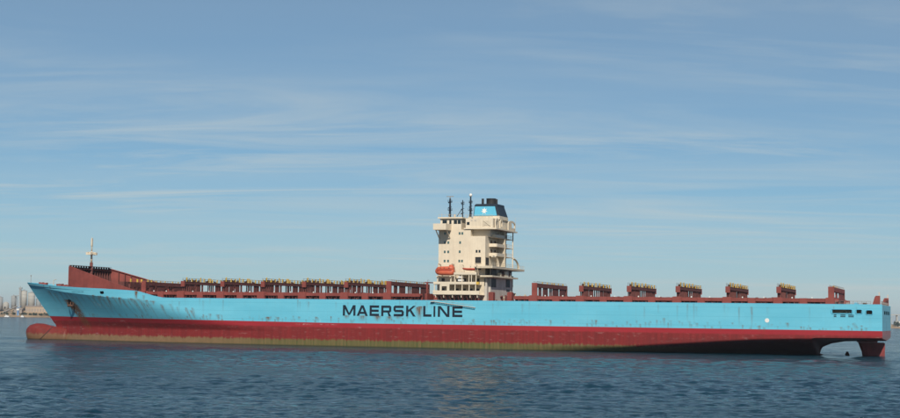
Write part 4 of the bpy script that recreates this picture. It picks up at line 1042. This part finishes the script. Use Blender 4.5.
def warehouse(x, y, z, L, D_, H_, lab, wall='tanwall', bays=8):
    o = empty('warehouse', far(x, y, z)); tag(o, lab, 'warehouse', 'sheds on the far shore')
    wedge('wall', wall, o, (-L / 2, L / 2, -D_ / 2, D_ / 2, -6, H_))
    mb = MB(); mb.prism([(-D_ / 2 - 0.6, H_), (D_ / 2 + 0.6, H_), (0, H_ + 2.2)], 'x', -L / 2 - 0.6, L / 2 + 0.6); mb.build('roof', 'far_roof', o)
    for k in range(bays):
        xx = -L / 2 + (k + 0.5) * L / bays
        wedge('door', 'far_roof', o, (xx - L / bays * 0.28, xx + L / bays * 0.28, -D_ / 2 - 0.15, -D_ / 2 + 0.05, 0, H_ * 0.62))
    return o
warehouse(-796, 3034, 10.5, 44, 16, 10.2, 'long tan warehouse below the silos on the far shore')
warehouse(-832, 3022, 8.5, 15, 12, 6.0, 'small brown shed at the foot of the lift tower bank', 'far_roof', 3)
warehouse(-905, 3030, 9, 30, 14, 8, 'grey shed beyond the outermost dark silo', 'conc2', 5)
def far_tree(x, y, z, h, w, lab, cat='tree', grp='trees on the far shore'):
    o = empty('shore_tree', (x, y, z)); tag(o, lab, cat, grp)
    mb = MB(); mb.tube((0, 0, -1), (0, 0, h * 0.5), w * 0.06 + 0.1, w * 0.04, 6); mb.build('trunk', 'rustm', o)
    rr = random.Random(int(x * 7)); mb = MB()
    for k in range(110):
        a = rr.uniform(0, 6.28); q = rr.random() ** 0.5; zz_ = rr.uniform(0.18, 1.0) * h; wid = w * math.sin(math.pi * min(1, 0.15 + 0.8 * zz_ / h)) ** 0.6
        p = Vector((math.cos(a) * q * wid, math.sin(a) * q * wid, zz_)); s_ = w * rr.uniform(0.14, 0.3)
        d1 = Vector((rr.uniform(-1, 1), rr.uniform(-1, 1), rr.uniform(-1, 1))).normalized() * s_; d2 = d1.orthogonal().normalized() * s_ * 0.8
        mb.add([p - d1, p + d2, p + d1, p - d2], [(0, 1, 2, 3)])
    mb.build('crown', 'tree', o)
rr = random.Random(31)
tl = ('dark green shore tree growing along the waterfront below the tan warehouse', 'dark green tree growing along the right-hand sand beach by the viaduct')
for k in range(26):
    far_tree(-812 + k * 2.1 + rr.uniform(-0.8, 0.8), 2966 + rr.uniform(0, 12), 3.0, rr.uniform(3.5, 6.5), rr.uniform(1.6, 2.8), 'dark green shore tree growing along the waterfront below the tan warehouse')
for k in range(14):
    far_tree(-882 + k * 4.6 + rr.uniform(-2, 2), 2975 + rr.uniform(0, 22), 3.5, rr.uniform(4, 7), rr.uniform(1.8, 3.2), 'dark green shore tree growing near the sloping conveyor')
for k in range(13):
    far_tree(900 + k * 6.0 + rr.uniform(-2, 2), 3262 + rr.uniform(0, 30), 4.5, rr.uniform(7, 13), rr.uniform(3.0, 5.0), 'dark green tree growing behind the sand beach below the viaduct')
def small_boat(x, y, L, lab, col='white'):
    o = empty('moored_boat', (x, y, 0)); tag(o, lab, 'boat', 'boats moored off the far shore')
    mb = MB(); mb.prism([(-L / 2, -0.5), (L * 0.42, -0.5), (L / 2, 2.2), (-L / 2, 1.8)], 'y', -2, 2); mb.build('hull', col, o)
    wedge('cabin', 'white', o, (-L * 0.3, L * 0.1, -1.5, 1.5, 2.0, 4.2)); wedge('cabin_window', 'glass', o, (-L * 0.25, L * 0.06, -1.56, -1.48, 3.0, 3.7))
small_boat(-841.5, 2915, 9.5, 'white cabin boat moored below the sloping conveyor')
small_boat(-815, 2926, 6, 'small white boat moored below the waterfront trees')
sl = empty('quay_crane', (-833.5, 2960, 2)); tag(sl, 'blue and white loading crane standing at the waterfront', 'crane')
wedge('tower', 'pblue', sl, (-1.6, 1.6, -1.5, 1.5, -2, 11)); wedge('cab', 'white', sl, (-2.8, 2.4, -2, 2, 11.01, 14)); mb = MB(); mb.bar((-3, 0, 14), (6, 0, 19), 0.7); mb.build('jib', 'pblue', sl)
for x in (-2.6, 2.6):
    mb = MB(); mb.bar((x, 0, -2), (x * 0.3, 0, 9), 0.7); mb.build('leg', 'white', sl)
vd = empty('viaduct', (930, 3320, 0)); tag(vd, 'long thin road viaduct on piers behind the right-hand beach', 'bridge')
wedge('deck', 'conc', vd, (-30, 460, -5, 5, 28.2, 29.8))
for k in range(9): wedge('pier', 'conc', vd, (k * 52 - 10, k * 52 - 7, -2, 2, -2, 28.19))
def block(x, y, z, w, h, d, lab, wall='white'):
    o = empty('shore_building', (x, y, z)); tag(o, lab, 'building', 'buildings behind the right-hand beach')
    wedge('wall', wall, o, (-w / 2, w / 2, -d / 2, d / 2, -5, h)); wedge('roof', 'conc', o, (-w / 2 - 0.5, w / 2 + 0.5, -d / 2 - 0.5, d / 2 + 0.5, h + 0.01, h + 0.7))
    for r_ in range(max(1, int(h / 3.2))):
        for k in range(max(2, int(w / 3.5))):
            xx = -w / 2 + (k + 0.5) * w / max(2, int(w / 3.5)); wedge('window', 'glass', o, (xx - 0.8, xx + 0.8, -d / 2 - 0.06, -d / 2 + 0.04, 1 + r_ * 3.2, 2.6 + r_ * 3.2))
block(946, 3300, 6, 16, 17, 12, 'pale grey-green block standing under the viaduct behind the beach', 'conc')
block(972, 3292, 6, 22, 9, 12, 'low white building under the viaduct beside the pale block')

# ------------------------------------------------------------------ the air
hm = bpy.data.materials.new('sea_haze'); hm.use_nodes = True; ht = hm.node_tree; ht.nodes.clear()
pv = ht.nodes.new('ShaderNodeVolumePrincipled'); pv.inputs['Density'].default_value = 0.00006; pv.inputs['Color'].default_value = (0.80, 0.90, 1.0, 1); pv.inputs['Anisotropy'].default_value = 0.2
ho = ht.nodes.new('ShaderNodeOutputMaterial'); ht.links.new(pv.outputs[0], ho.inputs['Volume'])
hz_o = MB().box(-15000, 15000, -15000, 15000, -12, 72).build('haze', hm)
tag(hz_o, 'pale blue sea haze over the harbour', 'haze', kind='stuff')
for o in COL.objects:
    if o.name.split('.')[0] in ('passage_stanchions', 'lashing_rods', 'handrail', 'stern_handrail', 'deck_pipes', 'deck_gear', 'transom_mark', 'bow_mark', 'stern_mark', 'fittings', 'crown'): o['kind'] = 'stuff'
